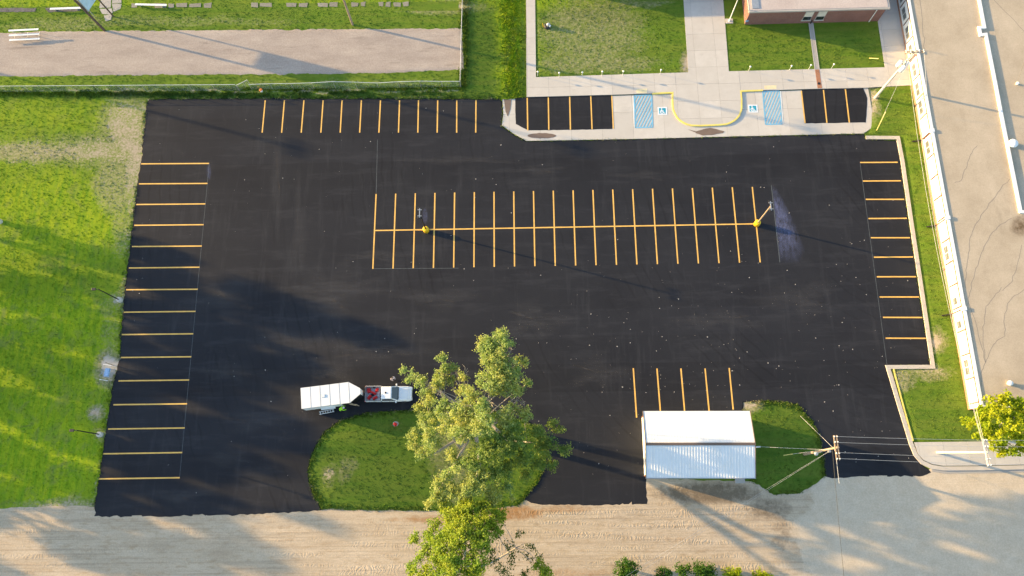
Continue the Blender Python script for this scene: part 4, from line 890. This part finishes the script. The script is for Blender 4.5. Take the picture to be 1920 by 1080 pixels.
for s in (-1, 1):
    pts = [(-.75, s*.925, 1.25), (.98, s*.925, 1.25), (.45, s*.80, 1.80), (-.68, s*.815, 1.80)]
    if s > 0: pts = [pts[1], pts[0], pts[3], pts[2]]
    quad_on(*pts, .018, 'side_window', M['glass'], pk)
    mr = MB().box(.95, 1.12, min(s*.98, s*1.22), max(s*.98, s*1.22), 1.22, 1.42).build('mirror', M['carpaint'], pk, bevel=.03); MB().box(.93, .95, min(s*1.0, s*1.2), max(s*1.0, s*1.2), 1.24, 1.40).build('mirror_glass', M['glass'], mr)
    MB().box(2.78, 2.95, s*.68-.16, s*.68+.16, .78, .94).build('headlight', M['insul'], pk); MB().box(-3.01, -2.93, s*.93-.06, s*.93+.06, .8, 1.2).build('tail_light', M['red'], pk)
    for x in (-1.95, 1.95): wheel('wheel', .39, .27, (x, s*.88, .39), pk)
    MB().box(-.6, .9, s*1.0-.06, s*1.0+.06, .36, .42).build('step_bar', M['dark'], pk)
for s in (-1, 1):
    for x in (-.86, .12, 1.02): MB().box(x-.012, x+.012, s*.985-.006, s*.985+.006, .5, 1.18).build('door_seam', M['dark'], pk)
    MB().box(1.35, 2.75, s*.55-.012, s*.55+.012, 1.15, 1.235).build('hood_crease', M['carpaint'], pk)
MB().box(1.22, 1.34, -.8, .8, 1.235, 1.262).build('cowl', M['dark'], pk)
MB().box(2.9, 3.04, -.86, .86, .45, .68).build('front_bumper', M['chrome'], pk, bevel=.03); MB().box(-3.12, -2.98, -.90, .90, .45, .65).build('rear_bumper', M['chrome'], pk, bevel=.03)
MB().box(-.30, -.14, -.10, .10, 1.905, 1.96).build('roof_beacon', M['dark'], pk); MB().box(2.93, 2.985, -.5, .5, .66, .88).build('grille', M['dark'], pk)
for k, (x, y, r_, sx, sy, sz, mt) in enumerate([(-2.55,.45,.2,.36,.5,.42,'red'),(-2.45,-.4,.9,.5,.3,.40,'red'),(-2.0,.15,-.4,.6,.22,.45,'red'),(-1.75,-.5,.5,.5,.26,.36,'red'),(-1.55,.5,1.2,.45,.25,.38,'red'),(-2.1,-.1,.3,.3,.3,.2,'dark'),(-1.35,-.05,.1,.3,.6,.15,'grey')]):
    w = pk.matrix_basis @ Vector((x, y, .72)); can = empty('fuel_can', w, pk.rotation_euler.z+r_, ['red jerry can at the rear left of the pickup bed', 'red jerry can at the rear right of the pickup bed', 'long red can in the middle of the pickup bed', 'red can at the front right of the pickup bed', 'red can at the front left of the pickup bed', 'black bag in the middle of the pickup bed', 'grey tray against the cab in the pickup bed'][k], 'container', 'cargo in the pickup bed')
    sx, sy = sx*1.35, sy*1.35
    MB().hexa([(-sx/2,-sy/2,0),(sx/2,-sy/2,0),(sx/2,sy/2,0),(-sx/2,sy/2,0)], [(-sx*.42,-sy*.4,sz),(sx*.42,-sy*.4,sz),(sx*.42,sy*.4,sz),(-sx*.42,sy*.4,sz)]).build('body', M[mt], can, bevel=.05)
    MB().tube([(-sx*.3, 0, sz), (-sx*.2, 0, sz+.08), (sx*.2, 0, sz+.08), (sx*.3, 0, sz)], .025, 6).build('handle', M[mt if mt != 'red' else 'red'], can)

HT = 2.55
RL, RR, FL, FR = G(563.7,728,HT), G(565.7,766,HT), G(653.7,716.8,HT), G(658.5,753.5,HT); nose = G(675,735,HT)
tang = math.atan2((FL-RL).y, (FL-RL).x); Lt = (FL-RL).length; Wt = (RL-RR).length; rc = (RL+RR)/2
tl = empty('enclosed_trailer', (rc.x, rc.y, .05), tang, 'white enclosed v-nose trailer hitched behind the pickup', 'trailer'); HT -= .05
W2 = Wt/2; Ln = Lt+1.35
MB().prism([(0,-W2),(Lt,-W2),(Ln,-.35),(Ln,.35),(Lt,W2),(0,W2)], .55, HT-.03, True).build('body', M['white'], tl)
for k in range(6):
    x0, x1 = k*Lt/5-.02, (k+1)*Lt/5-.05
    if k < 5: MB().prism([(x0,-W2-.03),(x1,-W2-.03),(x1,W2+.03),(x0,W2+.03)], HT-.04, HT+.01).build('roof_panel', M['white'], tl)
    else: MB().prism([(Lt-.02,-W2-.03),(Ln+.03,-.36),(Ln+.03,.36),(Lt-.02,W2+.03)], HT-.04, HT+.01).build('roof_panel', M['white'], tl)
MB().box(0, Lt, -W2-.045, -W2-.005, HT-.12, HT-.045).build('roof_trim', M['grey'], tl); MB().box(0, Lt, W2+.005, W2+.045, HT-.12, HT-.045).build('roof_trim', M['grey'], tl)
def nose_panel(s):
    a, b = Vector((Lt+.08, s*(W2-.06), 0)), Vector((Ln-.02, s*.37, 0)); n = Vector(((W2-.35), s*(Ln-Lt), 0)).normalized()*.03
    q = [a+n*.2, b+n*.2, b+n*1.6, a+n*1.6]
    MB().hexa([(p.x, p.y, .62) for p in q], [(p.x, p.y, HT-.15) for p in q]).build('stone_guard', M['dark'], tl)
nose_panel(-1); nose_panel(1)
for k in range(1, 6): MB().box(k*Lt/5-.06, k*Lt/5+.0, -W2-.02, W2+.02, HT+.012, HT+.022).build('roof_seam', M['grey'], tl)
rv = MB().box(Lt*.43, Lt*.43+.38, -.19, .19, HT+.01, HT+.09).build('roof_vent', M['white'], tl, bevel=.02); MB().box(Lt*.43-.05, Lt*.43-.01, -.2, .2, HT+.01, HT+.04).build('hinge', M['grey'], rv)
for s in (-1, 1):
    for x in (Lt*.40, Lt*.40+.85): wheel('wheel', .36, .22, (x, s*(W2-.02), .36), tl)
    MB().box(Lt*.33, Lt*.63, min(s*W2, s*(W2+.24)), max(s*W2, s*(W2+.24)), .78, .84).build('fender', M['white'], tl)
    MB().tube([(Lt, s*W2*.7, .5), (Ln+.9, 0, .5)], .05, 5).build('tongue', M['dark'], tl); MB().box(-.05, 0, s*(W2-.15)-.06, s*(W2-.15)+.06, .9, 1.2).build('tail_light', M['red'], tl)
MB().box(-.06, 0, -W2+.2, W2-.2, .6, HT-.2).build('ramp_door', M['wpaint'], tl); MB().box(Ln+.7, Ln+1.0, -.08, .08, .46, .58).build('coupler', M['grey'], tl); MB().tube([(Ln+.45, 0, .1), (Ln+.45, 0, 1.0)], .04, 6).build('jack', M['grey'], tl)
dd = MB().hexa([(Lt-.35,-W2-.02,.62),(Lt-.31,-W2-.02,.62),(Lt+.78,-W2-.28,.62),(Lt+.76,-W2-.33,.62)], [(Lt-.35,-W2-.02,HT-.25),(Lt-.31,-W2-.02,HT-.25),(Lt+.78,-W2-.28,HT-.25),(Lt+.76,-W2-.33,HT-.25)]).build('side_door', M['tan'], tl); MB().box(Lt+.5, Lt+.6, -W2-.36, -W2-.28, 1.2, 1.3).build('handle', M['dark'], dd)
MB().box(Lt-1.15, Lt-.38, -W2-.02, -W2+.01, .62, HT-.25).build('door_opening', M['dark'], tl)
w = tl.matrix_basis @ Vector((Lt*.42, -W2-.45, 0)); st = empty('step_ladder', w, tang+.08, 'white folded ladder lying beside the trailer', 'ladder')
for y in (-.16, .16): MB().box(-.95, .95, y-.03, y+.03, .25, .32).build('rail', M['white'], st)
for x in np.arange(-.8, .9, .32): MB().box(x-.03, x+.03, -.16, .16, .26, .30).build('rung', M['white'], st)
for x in (-.85, .85): MB().box(x-.04, x+.04, -.2, .2, 0, .25).build('foot', M['grey'], st)

# ================================================================== PEOPLE
def person(loc, rz, joints, edges, radii, mats, label, hair=True, cap=None):
    """body grown with a Skin modifier from a joint skeleton; clothing is a material split by height on the same mesh"""
    t = empty('person', loc, rz, label, 'person')
    me = bpy.data.meshes.new('body'); me.from_pydata(joints, edges, []); o = bpy.data.objects.new('body', me); COL.objects.link(o); o.parent = t
    sk = o.modifiers.new('skin', 'SKIN'); ly = me.skin_vertices[0].data if me.skin_vertices else None
    if ly is None:
        bm = bmesh.new(); bm.from_mesh(me); bm.verts.layers.skin.verify(); bm.to_mesh(me); bm.free(); ly = me.skin_vertices[0].data
    for i, r in enumerate(radii): ly[i].radius = (r, r)
    ly[0].use_root = True
    o.modifiers.new('sub', 'SUBSURF').levels = 2; o.modifiers['sub'].render_levels = 2
    me.materials.append(mats[0]); return t, o
def clothes(name, shirt, pants, zs, head):
    t = NT(name); sp = t.n('ShaderNodeSeparateXYZ'); t.put(sp.inputs[0], t.co)
    c = t.mix(t.math('GREATER_THAN', sp.outputs[2], zs), pants, shirt)
    d = t.n('ShaderNodeVectorMath', operation='DISTANCE'); t.put(d.inputs[0], t.co); d.inputs[1].default_value = head
    c = t.mix(t.math('LESS_THAN', d.outputs['Value'], .21), c, (.45, .27, .19)); t.col(c); return t.fin(.8)
E_ = [(0,1),(1,2),(2,3),(3,4),(2,5),(5,6),(6,7),(7,17),(7,18),(2,8),(8,9),(9,10),(10,19),(10,20),(0,11),(11,12),(12,13),(0,14),(14,15),(15,16)]
rad = [.15,.15,.17,.07,.11,.085,.055,.045,.085,.055,.045,.10,.07,.05,.10,.07,.05,.018,.018,.018,.018]
# worker bending towards the trailer side
J = [(0,0,.92),(.12,.02,1.12),(.34,.02,1.30),(.48,.02,1.36),(.60,.02,1.40),(.34,.20,1.28),(.45,.30,1.02),(.62,.30,.86),(.34,-.16,1.28),(.50,-.24,1.04),(.68,-.20,.90),(-.04,.11,.86),(-.02,.13,.46),(-.08,.14,.08),(-.04,-.11,.86),(.04,-.13,.46),(.0,-.14,.08),(.72,.28,.80),(.70,.34,.82),(.77,-.18,.85),(.76,-.25,.86)]
wp = G(649, 768); mt = clothes('hi_vis_and_trousers', (.36, .80, .03), (.03, .03, .035), .80, (.60, .02, 1.40))
t, o = person((wp.x-.55, wp.y-.1, .05), .25, J, E_, rad, [mt], 'worker in a yellow-green hi-vis top bending beside the trailer door')
MB().lathe([(.125, -.02), (.125, .05), (.10, .11), (.02, .14)], 12, (.61, .02, 1.44)).build('cap', M['hat'], t, True)
mb = MB(); mb.lathe([(.045, 0), (.04, .05)], 8, (.70, .02, 1.38)); 
# person standing by the pickup, seen from above
J2 = [(0,0,.92),(0,0,1.12),(0,0,1.38),(.02,0,1.52),(.05,0,1.63),(0,.20,1.40),(.04,.27,1.12),(.22,.20,1.0),(0,-.20,1.40),(.04,-.27,1.12),(.22,-.18,1.02),(0,.10,.86),(.05,.11,.48),(.0,.11,.08),(0,-.10,.86),(-.03,-.11,.48),(-.10,-.11,.08),(.31,.18,.99),(.29,.14,.97),(.31,-.16,1.0),(.29,-.12,.98)]
pp = G(739, 712); mt = clothes('pink_shirt_and_jeans', (.70, .60, .60), (.035, .045, .075), .95, (.05, 0, 1.63))
t, o = person((pp.x, pp.y, .05), -.9, J2, E_, rad, [mt], 'person in a pale pink shirt standing beside the pickup')
MB().lathe([(.105, -.06), (.115, 0), (.10, .07), (.05, .11), (.01, .12)], 12, (.03, 0, 1.68)).build('hair', M['hair'], t, True)

# ================================================================== TREES AND PLANTS
def leaves(blobs, per, size, clump=.42, sub=14, seed=1, flat=.75):
    """blobs (x,y,z,r): each is a spray of small twig clumps; returns vertices and quad faces of single leaves"""
    g = np.random.default_rng(seed); C = []
    for x, y, z, r in blobs:
        n = max(3, int(sub*(r**2)))
        d = g.normal(size=(n, 3)); d /= np.linalg.norm(d, axis=1)[:, None]; rr = r*g.random(n)**(1/2.2); p = d*rr[:, None]; p[:, 2] *= flat
        C.append(p+np.array([x, y, z]))
    C = np.vstack(C); n = len(C)*per
    P = np.repeat(C, per, 0)+g.normal(size=(n, 3))*clump*np.array([1, 1, .7])*.55
    nv = g.normal(size=(n, 3))*.75+np.array(SUND)*.45+np.array([0, 0, .55]); nv /= np.linalg.norm(nv, axis=1)[:, None]   # blades turn towards the light
    a = np.cross(nv, g.normal(size=(n, 3))); a /= np.linalg.norm(a, axis=1)[:, None]; b = np.cross(nv, a)
    s = (size*(.6+.8*g.random(n)))[:, None]
    V = np.stack([P-a*s*.5, P+b*s*.33, P+a*s*.5, P-b*s*.33], 1).reshape(-1, 3); F = np.arange(len(V)).reshape(-1, 4)
    return V, F, C
def branches(mb, trunk_pts, blobs, seed=0, r0=.10):
    g = random.Random(seed)
    for x, y, z, r in blobs:
        e = Vector((x, y, z)); best = None
        for p, pr in trunk_pts:
            if p.z > e.z-.3: continue
            L = (e-p).length+1.2*abs((e.z-p.z)-.8*(e-p).xy.length)
            if best is None or L < best[0]: best = (L, p, pr)
        if not best: continue
        p, pr = best[1], best[2]; m = p.lerp(e, .5)+Vector((g.uniform(-.4, .4), g.uniform(-.4, .4), g.uniform(-.1, .5))); q1 = p.lerp(m, .5)+Vector((g.uniform(-.2, .2), g.uniform(-.2, .2), 0))
        rr = min(pr*.6, .045+.05*r); mb.tube([p, q1, m, m.lerp(e, .6), e], [rr, rr*.8, rr*.6, rr*.4, rr*.2], 5, False)
        for k in range(5):                             # twigs
            d = Vector((g.gauss(0, 1), g.gauss(0, 1), g.gauss(.2, .6))).normalized()*r*.95; s = m.lerp(e, g.uniform(.5, 1)); mb.tube([s, s+d*.5+Vector((0, 0, .08)), s+d], [rr*.3, rr*.2, .008], 4, False)
def tree(name, base, blobs, trunks, leafmat, label, cat='tree', group=None, per=16, size=.26, sub=13, clump=.42, seed=1, bare=(), barkmat='bark', extra=()):
    t = empty(name, base, 0, label, cat, group); B = Vector(base)
    bl = [(x-B.x, y-B.y, z-B.z, r) for x, y, z, r in blobs]
    tp = []; mb = MB()
    for path, rads in trunks:
        path = [Vector(p) for p in path]; mb.tube(path, list(rads), 9)
        for i in range(len(path)-1):
            for q in range(4): tp.append((path[i].lerp(path[i+1], q/4), rads[i]+(rads[i+1]-rads[i])*q/4))
    mb.build('trunk', M[barkmat], t, True)
    lm = MB(); branches(lm, tp, bl, seed)
    for x, y, z, r in bare:
        branches(lm, tp, [(x-B.x, y-B.y, z-B.z, r)]*2, seed+int(x*10), .05)
    if lm.v: lm.build('limbs', M[barkmat], t, True)
    V, F, C = leaves(bl, per, size, clump, sub, seed); o = arr_mesh('crown', V, F, M[leafmat]); o.parent = t
    for k, (mt, bls, pr, sb) in enumerate(extra):
        b2 = [(x-B.x, y-B.y, z-B.z, r) for x, y, z, r in bls]; V, F, C = leaves(b2, pr, size, clump, sb, seed+9+k); o = arr_mesh('crown', V, F, M[mt]); o.parent = t
    return t
def pb(L, k=1.0):                                    # (px, py, height, radius in px) -> world blob
    out = []
    for x, y, z, r in L: p = G(x, y, z); out.append((p.x, p.y, z, r*k*(CAMH-z)/FPX*1.06))
    return out
mainL = [(912,648,13,20),(940,643,13,24),(925,672,13,26),(948,690,12.6,24),(922,712,12.6,28),(952,722,12,26),(972,700,11.5,12),
 (985,676,11,9),(972,676,11,9),(990,718,10.5,8),(975,735,10.5,10),
 (758,692,9,7),(772,703,9.4,9),(786,716,9.8,9),(764,712,9,6),(830,672,11,9),(836,690,11,12),(826,706,11,13),(852,690,10.6,8),(820,722,11,14),(846,712,10.6,10),(796,738,10,12),(792,712,10,8),(806,752,10.2,13),(787,764,9,10),(868,706,11.5,9),(866,732,12,12),
 (884,742,13,17),(903,764,13.4,20),(862,768,13,18),(826,762,11,16),(842,796,12,22),(800,790,9.8,18),(776,812,9.4,11),(775,836,9,9),(810,822,11,20),(866,806,13,24),(904,798,14,24),(946,784,13,22),(984,776,11.5,14),(962,764,12,11),(880,782,13,16),
 (786,850,9,10),(800,842,9.5,12)]
mainG = [(1002,812,10.4,18),(1036,796,8.8,9),(1046,806,8.4,8),(1022,836,9.4,19),(1056,846,8.2,9),(1066,838,8,6),(958,822,12.6,26),(922,842,13,25),(976,856,10.6,20),(1006,868,8.8,13),(1036,870,8.2,10),(888,858,12,20),(940,880,11,22),(985,890,9,9)]
mainL2 = [(846,856,11.4,11),(862,872,11,13),(902,896,10.6,22),(838,890,10.2,12),(822,908,10,11),(812,928,9.6,10),(846,916,9.8,16),(800,946,9,7),(830,938,9.4,11),(876,916,10.4,17),(926,920,9.8,16),(952,912,9.6,9),(960,932,9,5),(870,944,9.8,12),(918,944,9.6,10)]
tb = Vector((-6.3, 10.6, .1))
def rel(px, py, z): q = G(px, py, z)-tb; return (q.x, q.y, q.z)
tr1 = [([(0,.55,-.3),(.02,.6,2.2),(-.05,1.0,4.6),rel(905,790,8),rel(918,740,10.5),rel(928,690,12)], (.55,.46,.40,.26,.16,.06)),
       ([(-.15,-.9,-.3),(-.25,-1.0,2.0),(-.5,-1.0,4.2),rel(862,838,7),rel(835,800,9.5),rel(832,740,10.6)], (.50,.42,.34,.24,.15,.05)),
       ([(-.5,-1.0,4.2),rel(900,870,7.5),rel(890,905,9)], (.26,.18,.06)), ([(-.05,1.0,4.6),rel(950,825,8),rel(1000,830,9.2)], (.26,.17,.06)), ([(-.05,1.0,4.6),rel(870,780,8.5),rel(880,745,11)], (.24,.16,.06)), ([(-.5,-1.0,4.2),rel(815,850,7.4),rel(800,800,9)], (.22,.14,.05)), ([(-.5,-1.0,4.2),rel(835,900,8),rel(812,935,9)], (.2,.12,.04))]
tree('cottonwood_tree', tb, pb(mainL), tr1, 'leafA', 'tall sparse twin-trunked tree on the grass island overhanging the pickup', seed=3, per=32, sub=26, size=.205, clump=.34,
     bare=pb([(975,745,9.5,14),(985,752,9.5,10),(960,655,11.5,8),(800,722,9,10),(872,688,11,8),(960,690,11,10)]), extra=[('leafS2', pb(mainG, 1.12), 32, 24), ('leafA', pb(mainL2, 1.18), 32, 24)])
southL = [(840,958,9.6,12),(858,966,10,12),(815,985,9.5,9),(835,1000,10.5,12),(905,955,10,13),(872,950,10,12),(935,962,9.6,11),(778,1010,9,8),(806,1016,10,10),(930,990,10.4,11),(770,1070,9,9),(880,966,10.4,18),(852,976,10.6,14),(916,972,10.6,15),(896,990,11.4,18),(862,1004,12,22),(826,1020,11.4,14),(900,1016,12,18),(842,1038,12,18),(818,1052,11,14),(796,1034,10.2,8),(794,1072,10,12),(850,1066,12,18),(890,1056,12,18),(830,1090,11,18),(880,1092,11,18),(800,1000,9.4,7),(784,1050,9.6,7),(1012,1062,8,9),(1024,1076,8,9)]
southD = [(938,980,9.4,9),(932,1002,9.6,11),(950,1020,8.4,10),(976,1004,7.6,9),(994,1022,7.2,9),(962,1046,7.6,12),(932,1058,9,14),(990,1046,7,8),(950,1076,8,14),(982,1078,7,12),(918,1040,10,12),(1010,1040,6.6,6)]
sb = G(900, 1095); sb.z = 0
def rel2(px, py, z): q = G(px, py, z)-sb; return (q.x, q.y, q.z)
tr2 = [([(0,0,-.3),(0,.2,2.5),rel2(880,1070,5),rel2(872,1040,8),rel2(868,1005,10.5)], (.45,.38,.3,.2,.07)), ([rel2(880,1070,5),rel2(930,1050,7),rel2(980,1020,7.2)], (.22,.14,.05)), ([rel2(880,1070,5),rel2(840,1070,8),rel2(815,1050,10)], (.2,.13,.05))]
tree('roadside_tree', sb, pb(southL, 1.3), tr2, 'leafB', 'yellow-green tree leaning over the dirt road at the bottom border', seed=5, per=32, sub=28, size=.205, clump=.34, extra=[('leafD', pb(southD), 16, 14)])
rb = G(1833, 812); rb.z = .15
rightL = [(1862,757,6.2,16),(1890,748,6.4,16),(1912,762,6.2,18),(1845,774,5.8,14),(1875,778,7,20),(1902,790,7,20),(1930,785,6.4,18),(1830,790,5,10),(1816,798,4.4,7),(1808,790,4.2,5),(1850,800,6,17),(1880,810,6.6,18),(1912,815,6.2,18),(1865,828,5.2,15),(1890,838,5.2,14),(1876,850,4.6,9),(1915,838,5,14),(1838,818,4.6,10),(1940,815,5.6,18),(1935,755,5.6,14)]
def rel3(px, py, z): q = G(px, py, z)-rb; return (q.x, q.y, q.z)
tree('street_tree', rb, pb(rightL), [([(0,0,-.3),(.1,0,1.6),rel3(1870,800,3.4),rel3(1885,790,5.4)], (.18,.15,.12,.05)), ([(.1,0,1.6),rel3(1850,800,3.2),rel3(1845,785,4.6)], (.1,.08,.03))], 'leafR', 'dense bright green tree at the end of the school wing', seed=8, per=26, sub=19, size=.27, clump=.32)
# trees standing left of the picture; only their long shadows fall into it
g = random.Random(11)
for k, (x, y, h, r) in enumerate([(-97,43.5,15,5),(-92,36,12.5,4.4),(-99,30,15,5),(-94,23,12.5,4.2),(-98,16.5,14.5,5),(-93,9.5,12.5,4.4),(-104,3,14,4.6)]):
    bl = []
    for q in range(23):
        a = g.uniform(0, 6.28); zz = h*g.uniform(.36, .95); w = r*math.sqrt(max(.05, 1-((zz/h-.64)/.42)**2))*g.uniform(.25, .95); bl.append((x+w*math.cos(a), y+w*math.sin(a), zz, g.uniform(1.0, 1.8)))
    tree('shade_tree', (x, y, 0), bl, [([(0,0,-.3),(.1,0,h*.3),(0,.1,h*.6),(0,0,h*.9)], (.36,.28,.16,.05))], 'leafA', ['topmost', 'second', 'third', 'fourth', 'fifth', 'sixth', 'lowest'][k]+' of seven trees beyond the left border shading the lawn and lot', 'tree', 'shade trees beyond the left border', per=16, sub=14, size=.40, clump=.5, seed=20+k)
# shrubs along the bottom border
def shrub(px, py, r, h, mt, label, seed):
    b = G(px, py); bl = [(b.x+random.uniform(-.5, .5)*r, b.y+random.uniform(-.45, .45)*r, h*random.uniform(.4, .9), r*.5) for _ in range(7)]
    t = empty('shrub', b, 0, label, 'shrub', 'shrubs along the bottom border'); V, F, C = leaves([(x-b.x, y-b.y, z, rr) for x, y, z, rr in bl], 16, .2, .26, 26, seed); o = arr_mesh('foliage', V, F, M[mt]); o.parent = t
    mb = MB()
    for x, y, z, rr in bl: mb.tube([(0, 0, -.1), ((x-b.x)*.4, (y-b.y)*.4, z*.5), (x-b.x, y-b.y, z)], [.04, .03, .01], 5)
    mb.build('stems', M['bark'], t)
shrub(1168, 1064, 1.9, 2.6, 'leafS', 'round dark green shrub at the bottom border right of the leaning tree', 1)
shrub(1279, 1070, 1.1, 2.1, 'leafS', 'narrow upright shrub between the round shrub and the wide shrub', 2)
shrub(1316, 1074, 1.8, 1.6, 'leafS', 'wide low dark shrub right of the narrow shrub', 3)
shrub(1240, 1078, 1.1, 1.1, 'leafS', 'small shrub just right of the round shrub', 4)
shrub(1372, 1080, 1.4, 1.0, 'leafR', 'low bright green shrub at the bottom border', 5); shrub(1425, 1080, 1.5, .9, 'leafR', 'rightmost low bright green shrub at the bottom border', 6)

# ---- grass blades: short tufts over the lawns, longer ones on the ragged edges
def tufts(n, region, hmin, hmax, wid, seed, name, label, blades=3):
    g = np.random.default_rng(seed); pts = region(g, n); X, Y = pts[:, 0], pts[:, 1]
    x, y = PX(np.stack([X, Y, 0*X], 1)); A = ground_attr(X, Y); keep = A['dirt'] < .5
    P_lot = inpoly(x, y, LOT); keep &= ~P_lot
    for poly in (LOWER, WALK, TRK, ROADP): keep &= ~inpoly(x, y, poly)
    wx = (X > XW-.3) & (Y > YS-.3); keep &= ~wx
    keep &= ~inpoly(x, y, [(1388,50),(1392,-40),(1650,-40),(1648,46)]); keep &= ~inpoly(x, y, [(1200,780),(1390,778),(1400,898),(1206,898)]); keep &= ~inpoly(x, y, [(1713,826),(2060,822),(2060,890),(1720,890)])
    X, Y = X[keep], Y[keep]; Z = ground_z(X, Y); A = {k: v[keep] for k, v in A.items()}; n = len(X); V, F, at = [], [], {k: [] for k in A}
    h = hmin+(hmax-hmin)*g.random(n)
    VV = []
    for b in range(blades):
        a = g.random(n)*6.28; ln = h*(.3+.7*g.random(n)); w = wid*(.6+.8*g.random(n)); dx, dy = np.cos(a), np.sin(a); ox, oy = g.normal(size=n)*wid*.8, g.normal(size=n)*wid*.8
        VV.append(np.stack([np.stack([X+ox-dy*w/2, Y+oy+dx*w/2, Z-.01], 1), np.stack([X+ox+dy*w/2, Y+oy-dx*w/2, Z-.01], 1), np.stack([X+ox+dx*ln*.7, Y+oy+dy*ln*.7, Z+h], 1)], 1))
    V = np.concatenate(VV, 0).reshape(-1, 3); F = np.arange(len(V)).reshape(-1, 3)
    at = {k: np.repeat(np.tile(v, blades), 3) for k, v in A.items()}
    o = arr_mesh(name, V, F, M['grass'], at); o['kind'] = 'stuff'; o['label'] = label; o['category'] = 'grass'; return o
def everywhere(g, n): return np.stack([g.uniform(-82, 60, n), g.uniform(-14, 78, n)], 1)
def along(polys, off):
    def f(g, n):
        out = []
        segs = []
        for poly, closed in polys:
            P = [G(*p) for p in poly]
            for i in range(len(P)-(0 if closed else 1)): segs.append((P[i], P[(i+1) % len(P)]))
        L = np.array([(b-a).length for a, b in segs]); idx = g.choice(len(segs), n, p=L/L.sum()); t = g.random(n); o = g.normal(size=(n, 2))*off
        A_ = np.array([segs[i][0][:2] for i in idx]); B_ = np.array([segs[i][1][:2] for i in idx]); return A_+(B_-A_)*t[:, None]+o
    return f
tufts(115000, everywhere, .03, .11, .10, 1, 'lawn_grass', 'short mown grass covering the lawns and the left field')
tufts(16000, along([(LOT, True), (ISLE1, True), (ISLE2, True)], .30), .08, .24, .10, 2, 'edge_grass', 'longer ragged grass along the edges of the asphalt')
tufts(2200, lambda g, n: np.stack([g.normal(size=n)*.9+np.interp(yy := g.uniform(54, 77, n), [54, 77], [G(962,180).x, G(958,0).x]), yy], 1), .10, .30, .12, 3, 'tall_weeds', 'tall weeds in the strip beside the narrow walk')
tufts(6000, along([([(-30,174),(449,171),(864,166)], False), ([(868,165),(872,-30)], False)], .35), .12, .4, .11, 4, 'fence_weeds', 'weeds growing along the chain link fences')

# ---- pale seed fluff and stone chips scattered on the asphalt
g = np.random.default_rng(5); n = 2600; X = g.uniform(-58, 57, n); Y = g.uniform(2, 57, n); x, y = PX(np.stack([X, Y, 0*X], 1))
dens = .10+.75*np.exp(-(((x-1330)/330)**2+((y-690)/170)**2))+.35*np.exp(-(((x-1650)/130)**2+((y-560)/150)**2))
k = inpoly(x, y, LOT) & (g.random(n) < dens); X, Y = X[k], Y[k]; n = len(X); s = (.025+.06*g.random(n)**3)[:, None]; a = g.random(n)*6.28; dx = np.stack([np.cos(a), np.sin(a), 0*a], 1)*s; dy = np.stack([-np.sin(a), np.cos(a), 0*a], 1)*s*.7
P = np.stack([X, Y, 0*X+.065], 1); top = P+np.array([0, 0, .03]); V = np.stack([P-dx-dy*.4, P+dx*.6-dy, P+dx+dy*.5, P-dx*.5+dy, top], 1).reshape(-1, 3)
F = np.concatenate([np.array([[0, 1, 4], [1, 2, 4], [2, 3, 4], [3, 0, 4]])+5*i for i in range(n)])
o = arr_mesh('seed_fluff', V, F, M['fluff']); o['kind'] = 'stuff'; o['label'] = 'pale specks of seed fluff and chips scattered over the asphalt'; o['category'] = 'debris'
